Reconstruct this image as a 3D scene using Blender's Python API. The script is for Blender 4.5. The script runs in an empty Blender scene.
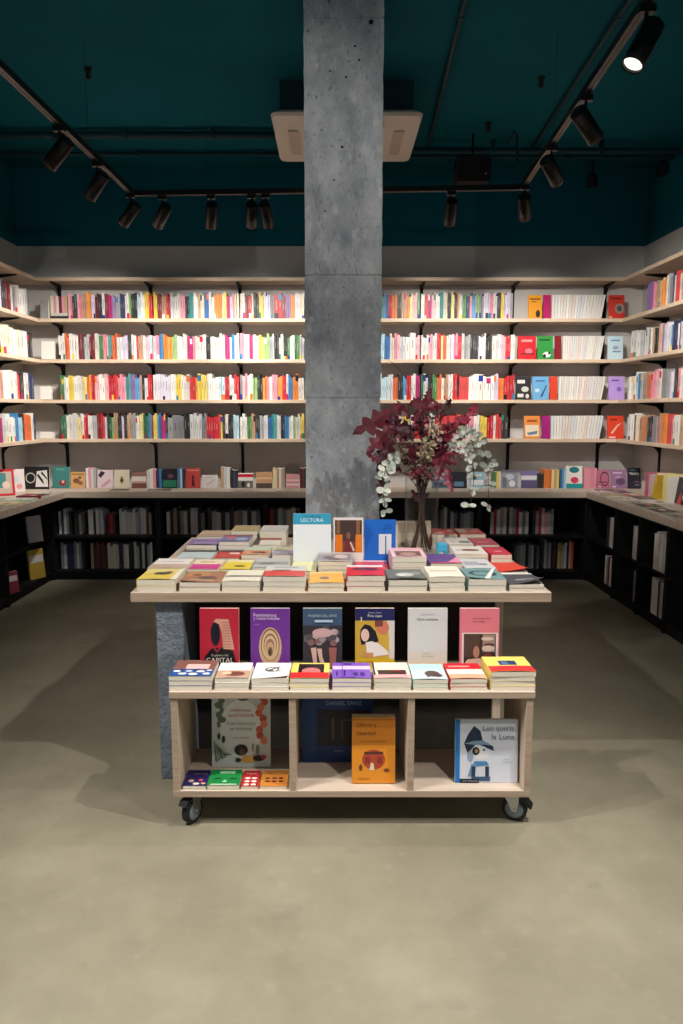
import bpy, math, random
from mathutils import Matrix, Vector
random.seed(7)
R = math.radians
scene = bpy.context.scene
COL = scene.collection
# ------------------------------------------------------------------ camera model
F, H, CX = 740.0, 1.5, 333.0
TH = math.atan(102 / F); SN, CS = math.sin(TH), math.cos(TH)
def ray(px, py):
    u = (px - CX) / F; v = (512 - py) / F
    return (u, CS + v * SN, -SN + v * CS)
def atz(px, py, z):
    r = ray(px, py); t = (z - H) / r[2]
    return Vector((r[0] * t, r[1] * t, z))
def aty(px, py, Y):
    r = ray(px, py); t = Y / r[1]
    return Vector((r[0] * t, Y, H + r[2] * t))
def atx(px, py, X):
    r = ray(px, py); t = X / r[0]
    return Vector((X, r[1] * t, H + r[2] * t))
def proj(x, y, z):
    d = y * CS - (z - H) * SN; v = y * SN + (z - H) * CS
    return CX + F * x / d, 512 - F * v / d, d
cam = bpy.data.cameras.new('camera'); cam.sensor_fit = 'VERTICAL'
cam.sensor_height = 36; cam.sensor_width = 24; cam.lens = 36 * F / 1024
cam.shift_x = (341.5 - CX) / 1024; cam.clip_start = 0.02
co = bpy.data.objects.new('camera', cam); COL.objects.link(co)
co.location = (0, 0, H); co.rotation_euler = (R(90) - TH, 0, 0)
scene.camera = co
# ------------------------------------------------------------------ materials
def lin(c):
    return tuple(((v / 255) / 12.92 if v <= 10 else ((v / 255 + 0.055) / 1.055) ** 2.4) for v in c) + (1.0,)
MATS = {}
def mat(rgb, rough=0.5, metal=0.0, spec=0.4, name=None):
    rgb = tuple(int(v) for v in rgb)
    key = (rgb, rough, metal, spec)
    if key in MATS: return MATS[key]
    m = bpy.data.materials.new(name or 'colour'); m.use_nodes = True
    b = m.node_tree.nodes['Principled BSDF']
    b.inputs['Base Color'].default_value = lin(rgb)
    b.inputs['Roughness'].default_value = rough
    b.inputs['Metallic'].default_value = metal
    b.inputs['Specular IOR Level'].default_value = spec
    MATS[key] = m
    return m
def noisy(name, c1, c2, scale=(1, 1, 1), nscale=5.0, detail=6, rough=0.6, rough2=None, bump=0.0, bscale=None,
          extra=None, spec=0.4, contrast=(0.3, 0.7)):
    m = bpy.data.materials.new(name); m.use_nodes = True
    nt = m.node_tree; N = nt.nodes; L = nt.links
    b = N['Principled BSDF']; b.inputs['Roughness'].default_value = rough
    b.inputs['Specular IOR Level'].default_value = spec
    tc = N.new('ShaderNodeTexCoord'); mp = N.new('ShaderNodeMapping'); mp.inputs['Scale'].default_value = scale
    L.new(tc.outputs['Object'], mp.inputs['Vector'])
    nz = N.new('ShaderNodeTexNoise'); nz.inputs['Scale'].default_value = nscale; nz.inputs['Detail'].default_value = detail
    nz.inputs['Roughness'].default_value = 0.62
    L.new(mp.outputs[0], nz.inputs['Vector'])
    cr = N.new('ShaderNodeValToRGB')
    cr.color_ramp.elements[0].position = contrast[0]; cr.color_ramp.elements[0].color = lin(c1)
    cr.color_ramp.elements[1].position = contrast[1]; cr.color_ramp.elements[1].color = lin(c2)
    L.new(nz.outputs['Fac'], cr.inputs['Fac'])
    out = cr.outputs['Color']
    for (sc2, col, lo, hi, fac) in (extra or []):
        n2 = N.new('ShaderNodeTexNoise'); n2.inputs['Scale'].default_value = sc2; n2.inputs['Detail'].default_value = 4
        L.new(mp.outputs[0], n2.inputs['Vector'])
        mr = N.new('ShaderNodeMapRange'); mr.inputs['From Min'].default_value = lo; mr.inputs['From Max'].default_value = hi
        mr.inputs['To Max'].default_value = fac
        L.new(n2.outputs['Fac'], mr.inputs['Value'])
        mx = N.new('ShaderNodeMix'); mx.data_type = 'RGBA'
        L.new(mr.outputs[0], mx.inputs['Factor']); L.new(out, mx.inputs['A'])
        mx.inputs['B'].default_value = lin(col); out = mx.outputs['Result']
    L.new(out, b.inputs['Base Color'])
    if rough2 is not None:
        mr = N.new('ShaderNodeMapRange'); mr.inputs['To Min'].default_value = rough; mr.inputs['To Max'].default_value = rough2
        L.new(nz.outputs['Fac'], mr.inputs['Value']); L.new(mr.outputs[0], b.inputs['Roughness'])
    if bump:
        bn = N.new('ShaderNodeBump'); bn.inputs['Strength'].default_value = bump; bn.inputs['Distance'].default_value = 0.02
        nb = N.new('ShaderNodeTexNoise'); nb.inputs['Scale'].default_value = bscale or nscale * 4; nb.inputs['Detail'].default_value = 8
        L.new(mp.outputs[0], nb.inputs['Vector'])
        L.new(nb.outputs['Fac'], bn.inputs['Height']); L.new(bn.outputs[0], b.inputs['Normal'])
    return m
def emit(name, rgb, s):
    m = bpy.data.materials.new(name); m.use_nodes = True
    b = m.node_tree.nodes['Principled BSDF']
    b.inputs['Base Color'].default_value = lin(rgb)
    b.inputs['Emission Color'].default_value = lin(rgb); b.inputs['Emission Strength'].default_value = s
    return m
M_FLOOR = noisy('polished_concrete', (122, 117, 99), (154, 149, 130), (1, 1, 1), 1.6, 10, 0.42, 0.6, 0.05, 30,
                extra=[(0.6, (114, 109, 93), 0.45, 0.75, 0.5), (14, (160, 155, 138), 0.58, 0.8, 0.4), (3.3, (104, 99, 86), 0.64, 0.78, 0.6), (45, (110, 106, 92), 0.62, 0.8, 0.3)])
M_COLUMN = noisy('raw_concrete', (134, 141, 150), (200, 205, 211), (1, 1, 0.6), 7, 12, 0.85, None, 0.7, 26,
                 extra=[(22, (206, 209, 212), 0.58, 0.7, 0.6), (38, (52, 56, 62), 0.68, 0.76, 0.8), (2.2, (112, 118, 126), 0.5, 0.7, 0.5), (60, (96, 102, 110), 0.58, 0.7, 0.5)])
M_LEG = noisy('rough_blue_grey_render', (98, 108, 120), (130, 140, 152), (1, 1, 1), 9, 8, 0.8, None, 0.5, 60,
              extra=[(70, (180, 184, 188), 0.62, 0.75, 0.5)])
M_WHITE = noisy('off_white_paint', (196, 193, 190), (204, 201, 198), (1, 1, 1), 2, 3, 0.7)
M_TEAL = noisy('teal_paint', (5, 90, 106), (7, 98, 114), (1, 1, 1), 1.4, 4, 0.85, None, 0.08, 40, spec=0.15)
M_WOOD = noisy('birch_plywood', (208, 184, 158), (226, 204, 180), (0.7, 9, 9), 3, 6, 0.5)
M_WOODV = noisy('birch_plywood_upright', (196, 178, 160), (214, 196, 178), (9, 9, 0.7), 3, 6, 0.5)
M_WOODG = noisy('greyed_plywood', (192, 176, 160), (212, 196, 180), (0.7, 9, 9), 3, 6, 0.5)
M_EDGE = noisy('raw_plywood_edge', (158, 138, 120), (182, 162, 142), (1, 1, 40), 3, 3, 0.65)
M_BLACK = noisy('black_laminate', (15, 15, 16), (20, 20, 21), (1, 1, 1), 4, 3, 0.6, spec=0.25)
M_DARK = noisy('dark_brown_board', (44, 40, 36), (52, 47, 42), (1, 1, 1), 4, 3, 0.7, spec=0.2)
M_BRKT = mat((12, 12, 13), 0.45, 0.3, 0.3, 'black_steel')
M_LAMP = mat((26, 24, 24), 0.38, 0.4, 0.5, 'black_lamp_metal')
M_TRIM = mat((96, 84, 76), 0.35, 0.7, 0.5, 'track_aluminium')
M_PAGE = noisy('page_edges', (214, 206, 190), (228, 221, 206), (1, 1, 160), 4, 2, 0.85)
M_PAGES2 = noisy('page_edges_upright', (212, 206, 194), (226, 221, 210), (60, 60, 1), 4, 2, 0.85)
# ------------------------------------------------------------------ mesh building
class MB:
    def __init__(s): s.v = []; s.f = []; s.m = []; s.ms = []; s.sm = []
    def mi(s, m):
        if m not in s.ms: s.ms.append(m)
        return s.ms.index(m)
    def add(s, vs, fs, m, T=None, smooth=False):
        o = len(s.v); i = s.mi(m)
        for p in vs:
            p = Vector(p)
            s.v.append(tuple(T @ p) if T is not None else tuple(p))
        for f in fs:
            s.f.append([a + o for a in f]); s.m.append(i); s.sm.append(smooth)
    def box(s, x0, x1, y0, y1, z0, z1, m, T=None):
        vs = [(x, y, z) for z in (z0, z1) for y in (y0, y1) for x in (x0, x1)]
        s.add(vs, [(0, 2, 3, 1), (4, 5, 7, 6), (0, 1, 5, 4), (2, 6, 7, 3), (0, 4, 6, 2), (1, 3, 7, 5)], m, T)
    def board(s, x0, x1, y0, y1, z0, z1, m, e):
        """a plywood board: faces in m, its raw front edge in e"""
        vs = [(x, y, z) for z in (z0, z1) for y in (y0, y1) for x in (x0, x1)]
        o = len(s.v); s.v += vs
        for f, mm in (((0, 2, 3, 1), m), ((4, 5, 7, 6), m), ((0, 1, 5, 4), e), ((2, 6, 7, 3), e), ((0, 4, 6, 2), m), ((1, 3, 7, 5), m)):
            s.f.append([a + o for a in f]); s.m.append(s.mi(mm)); s.sm.append(False)
    def prism(s, pts, a0, a1, m, axis='y', T=None):
        n = len(pts)
        def P(p, a):
            return {'y': (p[0], a, p[1]), 'x': (a, p[0], p[1]), 'z': (p[0], p[1], a)}[axis]
        vs = [P(p, a0) for p in pts] + [P(p, a1) for p in pts]
        fs = [list(range(n))[::-1], list(range(n, 2 * n))] + [(i, (i + 1) % n, n + (i + 1) % n, n + i) for i in range(n)]
        s.add(vs, fs, m, T)
    def lathe(s, prof, m, n=24, T=None, cap=True, smooth=True):
        vs = []; fs = []
        for (r, z) in prof:
            for k in range(n):
                a = 2 * math.pi * k / n; vs.append((r * math.cos(a), r * math.sin(a), z))
        for j in range(len(prof) - 1):
            for k in range(n):
                fs.append((j * n + k, j * n + (k + 1) % n, (j + 1) * n + (k + 1) % n, (j + 1) * n + k))
        s.add(vs, fs, m, T, smooth)
        if cap:
            s.add(vs[:n], [list(range(n))[::-1]], m, T); s.add(vs[-n:], [list(range(n))], m, T)
    def tube(s, pts, r, m, n=8):
        pts = [Vector(p) for p in pts]
        if not isinstance(r, (list, tuple)): r = [r] * len(pts)
        vs = []; fs = []
        up = Vector((0.13, 0.31, 0.94))
        for i, p in enumerate(pts):
            d = (pts[min(i + 1, len(pts) - 1)] - pts[max(i - 1, 0)]).normalized()
            a = d.cross(up)
            if a.length < 0.05: a = d.cross(Vector((1, 0, 0)))
            a.normalize(); b = d.cross(a)
            for k in range(n):
                t = 2 * math.pi * k / n
                vs.append(p + (a * math.cos(t) + b * math.sin(t)) * r[i])
        for j in range(len(pts) - 1):
            for k in range(n):
                fs.append((j * n + k, j * n + (k + 1) % n, (j + 1) * n + (k + 1) % n, (j + 1) * n + k))
        s.add(vs, fs, m, None, True)
        s.add(vs[:n], [list(range(n))], m); s.add(vs[-n:], [list(range(n))[::-1]], m)
    def mesh(s, name):
        me = bpy.data.meshes.new(name); me.from_pydata(s.v, [], s.f)
        for m in s.ms: me.materials.append(m)
        me.polygons.foreach_set('material_index', s.m); me.polygons.foreach_set('use_smooth', s.sm)
        me.update(); return me
    def build(s, name, parent=None, loc=(0, 0, 0), rot=(0, 0, 0), bevel=0):
        o = bpy.data.objects.new(name, s.mesh(name)); COL.objects.link(o)
        o.location = loc; o.rotation_euler = rot
        if parent: o.parent = parent
        if bevel:
            bm = o.modifiers.new('bevel', 'BEVEL'); bm.width = bevel; bm.segments = 2; bm.limit_method = 'ANGLE'
        return o
def tag(o, label=None, cat=None, group=None, kind=None):
    if label: o['label'] = label
    if cat: o['category'] = cat
    if group: o['group'] = group
    if kind: o['kind'] = kind
    return o
def thing(name, label, cat, loc=(0, 0, 0), rot=(0, 0, 0), group=None):
    o = bpy.data.objects.new(name, None); COL.objects.link(o); o.empty_display_size = 0.05
    o.location = loc; o.rotation_euler = rot
    return tag(o, label, cat, group)
ORD = ['', 'first', 'second', 'third', 'fourth', 'fifth', 'sixth', 'seventh', 'eighth', 'ninth', 'tenth', 'eleventh',
       'twelfth', 'thirteenth', 'fourteenth', 'fifteenth', 'sixteenth', 'seventeenth', 'eighteenth', 'nineteenth', 'twentieth']
_T = {}
def text_geo(s):
    if s in _T: return _T[s]
    cu = bpy.data.curves.new('lettering', 'FONT'); cu.body = s; cu.resolution_u = 2
    o = bpy.data.objects.new('lettering', cu); COL.objects.link(o)
    dg = bpy.context.evaluated_depsgraph_get()
    me = bpy.data.meshes.new_from_object(o.evaluated_get(dg))
    vs = [tuple(v.co) for v in me.vertices]; fs = [list(p.vertices) for p in me.polygons]
    bpy.data.objects.remove(o); bpy.data.curves.remove(cu); bpy.data.meshes.remove(me)
    x0 = min(v[0] for v in vs); x1 = max(v[0] for v in vs); y0 = min(v[1] for v in vs); y1 = max(v[1] for v in vs)
    _T[s] = ([((v[0] - x0) / (x1 - x0), (v[1] - y0) / (x1 - x0)) for v in vs], fs)
    return _T[s]
# ------------------------------------------------------------------ the room
XL, XR, YB, ZC = -2.83, 2.80, 6.9, 3.62
YF = -3.2
def struct(mb, name): return tag(mb.build(name), kind='structure')
b = MB(); b.box(XL - .1, XR + .1, YF, YB + .1, -0.1, 0, M_FLOOR); struct(b, 'floor')
b = MB(); b.box(XL - .1, XR + .1, YF, YB + .1, ZC, ZC + .1, M_TEAL); struct(b, 'ceiling')
ZW = 2.955
b = MB(); b.box(XL - .1, XR + .1, YB, YB + .1, 0, ZW, M_WHITE); b.box(XL - .1, XR + .1, YB, YB + .1, ZW, ZC, M_TEAL); struct(b, 'wall_back')
b = MB(); b.box(XL - .1, XL, YF, YB, 0, ZW, M_WHITE); b.box(XL - .1, XL, YF, YB, ZW, ZC, M_TEAL); struct(b, 'wall_left')
b = MB(); b.box(XR, XR + .1, YF, YB, 0, ZW, M_WHITE); b.box(XR, XR + .1, YF, YB, ZW, ZC, M_TEAL); struct(b, 'wall_right')

# concrete column
CX0, CX1, CY0, CY1 = -0.152, 0.262, 4.12, 4.54
def column():
    random.seed(3)
    seams = [aty(340, q, CY0).z for q in (17, 275, 398)]
    zs = sorted([(ZC - .003) * j / 46 for j in range(47) if min(abs((ZC - .003) * j / 46 - q) for q in seams) > .02] + [q + e for q in seams for e in (-.005, -.0015, .0015, .005)])
    b = MB(); nz = len(zs) - 1; per = []
    k = 7
    for i in range(k): per.append((i / k, 0))
    for i in range(k): per.append((1, i / k))
    for i in range(k): per.append((1 - i / k, 1))
    for i in range(k): per.append((0, 1 - i / k))
    n = len(per); vs = []; fs = []
    for j in range(nz + 1):
        z = zs[j]; groove = .005 if min(abs(z - q) for q in seams) < .002 else 0; near = min(abs(z - q) for q in seams) < .006
        for (u, v) in per:
            e = 0.0025 if (u in (0, 1) and v in (0, 1)) else 0.0016
            jx = random.uniform(-e, e); jy = random.uniform(-e, e)
            vs.append((CX0 + (CX1 - CX0) * u + jx + groove * (1 - 2 * u), CY0 + (CY1 - CY0) * v + jy + groove * (1 - 2 * v), z + (random.uniform(-.01, .01) if 0 < j < nz and not near else 0)))
    for j in range(nz):
        for i in range(n):
            fs.append((j * n + i, j * n + (i + 1) % n, (j + 1) * n + (i + 1) % n, (j + 1) * n + i))
    b.add(vs, fs, M_COLUMN); b.add(vs[:n], [list(range(n))[::-1]], M_COLUMN); b.add(vs[-n:], [list(range(n))], M_COLUMN)
    # air holes left by the formwork
    for (px, py, r) in ((371, 22, .013), (355, 46, .006), (359, 60, .006), (346, 77, .006), (330, 71, .005), (342, 147, .007), (334, 180, .005), (325, 211, .004)):
        p = aty(px, py, CY0 - 0.004)
        b.lathe([(r, 0), (r * .7, .002)], mat((22, 24, 28), .9), 10, Matrix.Translation(p) @ Matrix.Rotation(R(90), 4, 'X'))
    tag(b.build('concrete_column'), 'bare grey concrete column standing behind the book table, floor to ceiling', 'column')
column()
# ------------------------------------------------------------------ wall shelves
SZ = [2.645, 2.295, 1.943, 1.590, 1.243]          # tops of the planks
ST = 0.03
YS = 6.655; XSL = -2.585; XSR = 2.535
YN = 3.9
rown = ['topmost', 'second', 'third', 'fourth', 'lowest']
for i, z in enumerate(SZ):
    g = 'birch wall shelf planks'
    b = MB(); b.box(XL + .001, XR - .001, YS, YB - .001, z - ST, z, M_WOOD)
    tag(b.build('wall_shelf', bevel=.002), f'{rown[i]} long pale wood shelf on the back wall behind the column', 'shelf', g)
    b = MB(); b.box(XL + .001, XSL, YN, YS - .0015, z - ST, z, M_WOOD)
    tag(b.build('wall_shelf', bevel=.002), f'{rown[i]} pale wood shelf on the left wall', 'shelf', g)
    b = MB(); b.box(XSR, XR - .001, YN, YS - .0015, z - ST, z, M_WOOD)
    tag(b.build('wall_shelf', bevel=.002), f'{rown[i]} pale wood shelf on the right wall', 'shelf', g)
def rail(loc, rz, label):
    t = thing('shelf_rail', label, 'shelf support', loc, (0, 0, rz), 'black shelf rails with brackets')
    b = MB(); b.box(-.014, .014, -.012, -.001, 0.0, 1.87, M_BRKT); b.build('upright', t)
    for z in SZ:
        z = z - ST - .0008 - loc[2]
        b = MB(); b.prism([(-.013, z), (-.21, z), (-.21, z - .008), (-.06, z - .03), (-.03, z - .055), (-.013, z - .085)], -.011, .011, M_BRKT, 'x')
        b.build('bracket', t)
names = ['at the far left corner', 'second from the left corner', 'just left of the column', 'just right of the column', 'second from the right corner', 'at the far right corner']
for x, nm in zip((-2.47, -1.645, -.84, .80, 1.625, 2.458), names):
    rail((x, YB, .797), 0, f'black shelf rail with brackets on the back wall, {nm}')
for k, (y, nm) in enumerate(zip((6.34, 5.52, 4.7), ('nearest the back corner', 'next in front of it', 'nearest the camera'))):
    rail((XL, y, .797), R(90), f'black shelf rail with brackets on the left wall, {nm}' if k != 1 else 'black shelf rail with brackets on the left wall, second from the back corner')
    rail((XR, y, .797), R(-90), f'black shelf rail with brackets on the right wall, {nm}' if k != 1 else 'black shelf rail with brackets on the right wall, second from the back corner')
# ------------------------------------------------------------------ worktops and low cabinets
ZT = .795
XWL, XWR, YW = -2.33, 2.205, 6.41
b = MB(); b.box(XL + .001, XR - .001, YW, YB - .001, ZT - .055, ZT, M_WOODG); tag(b.build('worktop', bevel=.003), 'long pale wood worktop along the back wall over black cabinets', 'worktop')
b = MB(); b.box(XL + .001, XWL, 4.1, YW - .001, ZT - .055, ZT, M_WOODG); tag(b.build('worktop', bevel=.003), 'pale wood worktop along the left wall, with leaflets lying on it', 'worktop')
b = MB(); b.box(XWR, XR - .001, 3.7, YW - .001, ZT - .055, ZT, M_WOODG); tag(b.build('worktop', bevel=.003), 'pale wood worktop along the right wall, with magazines lying on it', 'worktop')
CZ = ZT - .056
def cabinet(loc, rz, w, d, label):
    t = thing('low_bookcase', label, 'cabinet', loc, (0, 0, rz), 'low black bookcases under the worktops')
    k = .02
    for x in (0, w - k):
        b = MB(); b.box(x + .0005, x + k - .0005, 0, d, 0, CZ, M_BLACK); b.build('side_panel', t)
    for nm, z in (('base_shelf', .06), ('middle_shelf', .375), ('top_panel', CZ - .022)):
        b = MB(); b.box(k, w - k, .004, d - .012, z, z + .02, M_BLACK); b.build(nm, t)
    b = MB(); b.box(k, w - k, .02, .035, 0, .06, M_BLACK); b.build('plinth', t)
    b = MB(); b.box(k, w - k, d - .012, d, 0.06, CZ, M_BLACK); b.build('back_panel', t)
    return t
XCL, XCR, YC = -2.485, 2.235, 6.44
wb = (XCR - XCL) / 5
for i, nm in enumerate(('leftmost', 'second from left', 'middle one behind the column', 'second from right', 'rightmost')):
    cabinet((XCL + wb * i, YC, 0), 0, wb, YB - YC - .002, f'low black bookcase under the back worktop, {nm}')
for k, nm in enumerate(('nearest the back corner', 'second from the back corner')):
    cabinet((XCL, YC - .004 - (k + 1) * .9, 0), R(90), .9, XCL - XL - .002, f'low black bookcase under the left worktop, {nm}')
YR = [YC - .004, 5.80, 5.335, 4.87, 4.405, 3.94]
for k, nm in enumerate(('nearest the back corner', 'second from the back corner', 'third from the back corner', 'fourth from the back corner', 'fifth from the back corner')):
    cabinet((XCR, YR[k], 0), R(-90), YR[k] - YR[k + 1], XR - XCR - .002, f'low black bookcase under the right worktop, {nm}')
WORLD = 0.5; EXPO = 0.0; KEY = 1.2; COLM = 0.22
# ------------------------------------------------------------------ books
def cover_mat(c): return mat(c, 0.42, 0, 0.35, 'printed_cover')
def surf_fn(w, y0, h, t, curl, ccorner):
    def S(u, v, lift=0.0):
        z = t
        if curl:
            z += curl * max(0, 1 - v) ** 2 * ({'arc': math.sin(math.pi * (0.1 + .8 * u)), 'right': u ** 1.5, 'left': (1 - u) ** 1.5}[ccorner])
        return (-w / 2 + w * u, y0 + h * v, z + lift)
    return S
def add_art(b, art, S, bent, aspect):
    """printed decoration of one cover, laid in cover coordinates (u to the right, v upwards)"""
    for li, a in enumerate(art):
        lift = 0.00025 + 0.00012 * li
        k = a[0]; m = cover_mat(a[-1])
        if k == 'r':
            _, u0, v0, u1, v1, _c = a
            n = 5 if bent else 1
            vs = [S(u0 + (u1 - u0) * i / n, v0 + (v1 - v0) * j / n, lift) for j in range(n + 1) for i in range(n + 1)]
            fs = [(j * (n + 1) + i, j * (n + 1) + i + 1, (j + 1) * (n + 1) + i + 1, (j + 1) * (n + 1) + i) for j in range(n) for i in range(n)]
            b.add(vs, fs, m)
        elif k == 'e':
            _, uc, vc, ru, rv, _c = a
            n = 20
            vs = [S(uc, vc, lift)] + [S(uc + ru * math.cos(2 * math.pi * i / n), vc + rv * math.sin(2 * math.pi * i / n), lift) for i in range(n)]
            b.add(vs, [(0, i + 1, (i + 1) % n + 1) for i in range(n)], m)
        elif k == 'o':      # ring
            _, uc, vc, ru, rv, th, _c = a
            n = 24; vs = []
            for i in range(n):
                c, s = math.cos(2 * math.pi * i / n), math.sin(2 * math.pi * i / n)
                vs += [S(uc + ru * c, vc + rv * s, lift), S(uc + ru * (1 - th) * c, vc + rv * (1 - th) * s, lift)]
            b.add(vs, [(2 * i, 2 * ((i + 1) % n), 2 * ((i + 1) % n) + 1, 2 * i + 1) for i in range(n)], m)
        elif k == 'p':
            b.add([S(u, v, lift) for (u, v) in a[1]], [list(range(len(a[1])))], m)
        elif k == 't':      # lettering: text, u of left edge / centre, v of baseline, width, align
            _, s, u, v, wd, al, _c = a
            vs, fs = text_geo(s)
            u0 = u - wd / 2 if al == 'c' else u
            b.add([S(u0 + x * wd, v + y * wd * aspect, lift) for (x, y) in vs], fs, m)
def cover_mb(w, y0, h, t, col, art=(), curl=0.0, cc='arc', spinecol=None, backcol=None):
    b = MB(); m = cover_mat(col); k = 0.0006
    S = surf_fn(w, y0, h, t, curl, cc)
    nx, ny = (8, 6) if curl else (1, 1)
    top = [S(i / nx, j / ny) for j in range(ny + 1) for i in range(nx + 1)]
    bot = [(p[0], p[1], p[2] - k) for p in top]
    n = nx + 1
    q = [(j * n + i, j * n + i + 1, (j + 1) * n + i + 1, (j + 1) * n + i) for j in range(ny) for i in range(nx)]
    o = len(top)
    fs = q + [tuple(a + o for a in f[::-1]) for f in q]
    edge = [i for i in range(n)] + [j * n + nx for j in range(1, ny + 1)] + [ny * n + i for i in range(nx - 1, -1, -1)] + [j * n for j in range(ny - 1, 0, -1)]
    fs += [(edge[i], edge[i] + o, edge[(i + 1) % len(edge)] + o, edge[(i + 1) % len(edge)]) for i in range(len(edge))]
    b.add(top + bot, fs, m)
    b.box(-w / 2, w / 2, y0, y0 + h, 0, k, cover_mat(backcol) if backcol else m)
    b.box(-w / 2, -w / 2 + .0012, y0, y0 + h, k, t - k, cover_mat(spinecol) if spinecol else m)
    add_art(b, art, S, bool(curl), w / h)
    return b
def pages_mb(w, y0, h, t, m=None):
    b = MB(); e = .0007
    b.box(-w / 2 + .0014, w / 2 - e, y0 + e, y0 + h - e, .0008, t - .0008, m or M_PAGE)
    return b
def make_book(name, label, loc, rot, w, h, t, col, art=(), y0=None, curl=0.0, cc='arc', group=None, spinecol=None, pm=None, cat='book'):
    y0 = -h / 2 if y0 is None else y0
    r = thing(name, label, cat, loc, rot, group)
    cover_mb(w, y0, h, t, col, art, curl, cc, spinecol, BACK[0]).build('cover', r)
    pages_mb(w, y0, h, t, pm).build('page_block', r)
    return r
def copy_tree(o):
    c = o.copy(); COL.objects.link(c)
    for ch in o.children:
        d = ch.copy(); COL.objects.link(d); d.parent = c
    return c
def face_out(px0, px1, pytop, Y, zbase, label, col, art=(), t=.018, tilt=7, group=None, h=None, rz=0, spinecol=None, w=None, name='face_out_book'):
    p0 = aty(px0, pytop, Y); p1 = aty(px1, pytop, Y)
    w = w or (p1.x - p0.x); h = h or (p0.z - zbase)
    return make_book(name, label, ((p0.x + p1.x) / 2, Y, zbase + .0004), (R(90 - tilt), 0, R(rz)), w, h, t, col, art, 0.0, group=group, spinecol=spinecol)
WHT = (238, 236, 232); CRM = (236, 228, 206); BLK = (24, 24, 28); RED = (200, 38, 46)

# --- piles of paperbacks
BACK = [None]
def pile(x0, x1, yf, zb, n, tbook, desc, low, col, art, place, h=.215, curl=0.004, cc='arc', thin=None, rz=0, group=None):
    w = x1 - x0; z = zb; cx = (x0 + x1) / 2; BACK[0] = (222, 216, 204)
    first = None
    for k in range(n):
        t = tbook
        top = k == n - 1
        jr = 0 if k == 0 else random.uniform(-1.2, 1.2)
        jx = 0 if k == 0 else random.uniform(-.002, .002)
        loc = (cx + jx, yf + h / 2 + (0 if k == 0 else random.uniform(0, .003)), z + .0004)
        if top:
            lab = f'{desc}, top, {place}'
            make_book('paperback_book', lab, loc, (0, 0, R(jr + rz)), w, h, t, col, art, None, curl, cc, group)
        else:
            lab = f'{low}, {ORD[n - k]} from top, {place}'
            if first is None:
                first = make_book('paperback_book', lab, loc, (0, 0, R(jr + rz)), w, h, t, col, (), None, 0, cc, group)
            else:
                c = copy_tree(first); c.location = loc; c.rotation_euler = (0, 0, R(jr + rz)); c['label'] = lab
        z += t + .0005
    BACK[0] = None
    return z

# ------------------------------------------------------------------ the book table
TZ = .79; TX0, TX1, TY0, TY1 = -.797, .859, 2.835, 4.105
b = MB(); b.board(TX0, TX1, TY0, TY1, TZ - .04, TZ, M_WOODG, M_EDGE)
tbl = thing('book_table', 'wide pale wood book table on a blue-grey side support, in front of the column', 'table', (0, TY0, 0))
def tpart(mb, nm, bevel=0, label=None):
    o = mb.build(nm, tbl, (0, -TY0, 0), bevel=bevel)
    if label: o['label'] = label
    return o
tpart(b, 'tabletop', .003)
b = MB(); b.box(-.705, -.597, 2.86, 3.95, 0.0, TZ - .041, M_LEG); tpart(b, 'side_support', .004, 'rough blue-grey side support')
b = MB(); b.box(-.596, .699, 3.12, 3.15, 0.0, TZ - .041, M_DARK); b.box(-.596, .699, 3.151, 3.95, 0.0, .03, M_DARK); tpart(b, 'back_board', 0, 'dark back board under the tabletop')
b = MB(); b.box(.70, .735, 3.10, 3.95, 0.0, TZ - .041, M_WOODV); tpart(b, 'side_panel', .002)

# ------------------------------------------------------------------ the rolling unit
UX0, UX1, UY0, UY1, UZ0, UZ1 = -.575, .710, 2.50, 2.835, .118, .515
unit = thing('rolling_shelf_unit', 'low pale plywood shelf unit with three open compartments on castors, before the book table', 'shelf unit', (0, UY0, 0))
def upart(mb, nm, bevel=.001, parent=None, label=None):
    o = mb.build(nm, parent or unit, (0, -UY0, 0), bevel=bevel)
    if label: o['label'] = label
    return o
k = .024
b = MB(); b.board(UX0 - .004, UX1 + .004, UY0 - .004, UY1, UZ1 - k, UZ1, M_WOODG, M_EDGE); upart(b, 'top_board')
b = MB(); b.board(UX0, UX1, UY0, UY1, UZ0, UZ0 + k, M_WOODG, M_EDGE); upart(b, 'bottom_board')
for x in (UX0, -.156, .266, UX1 - k):
    b = MB(); b.board(x, x + k, UY0 + .001, UY1, UZ0 + k + .0005, UZ1 - k - .0005, M_WOODV, M_EDGE)
    upart(b, 'side_panel' if x in (UX0, UX1 - k) else 'divider')
UIN = UZ0 + k
M_RUB = mat((32, 34, 38), .6, 0, .3, 'black_rubber'); M_HUB = mat((120, 130, 140), .45, 0, .4, 'grey_plastic_wheel'); M_STEEL = mat((190, 190, 192), .3, .9, .5, 'zinc_plated_steel')
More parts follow.
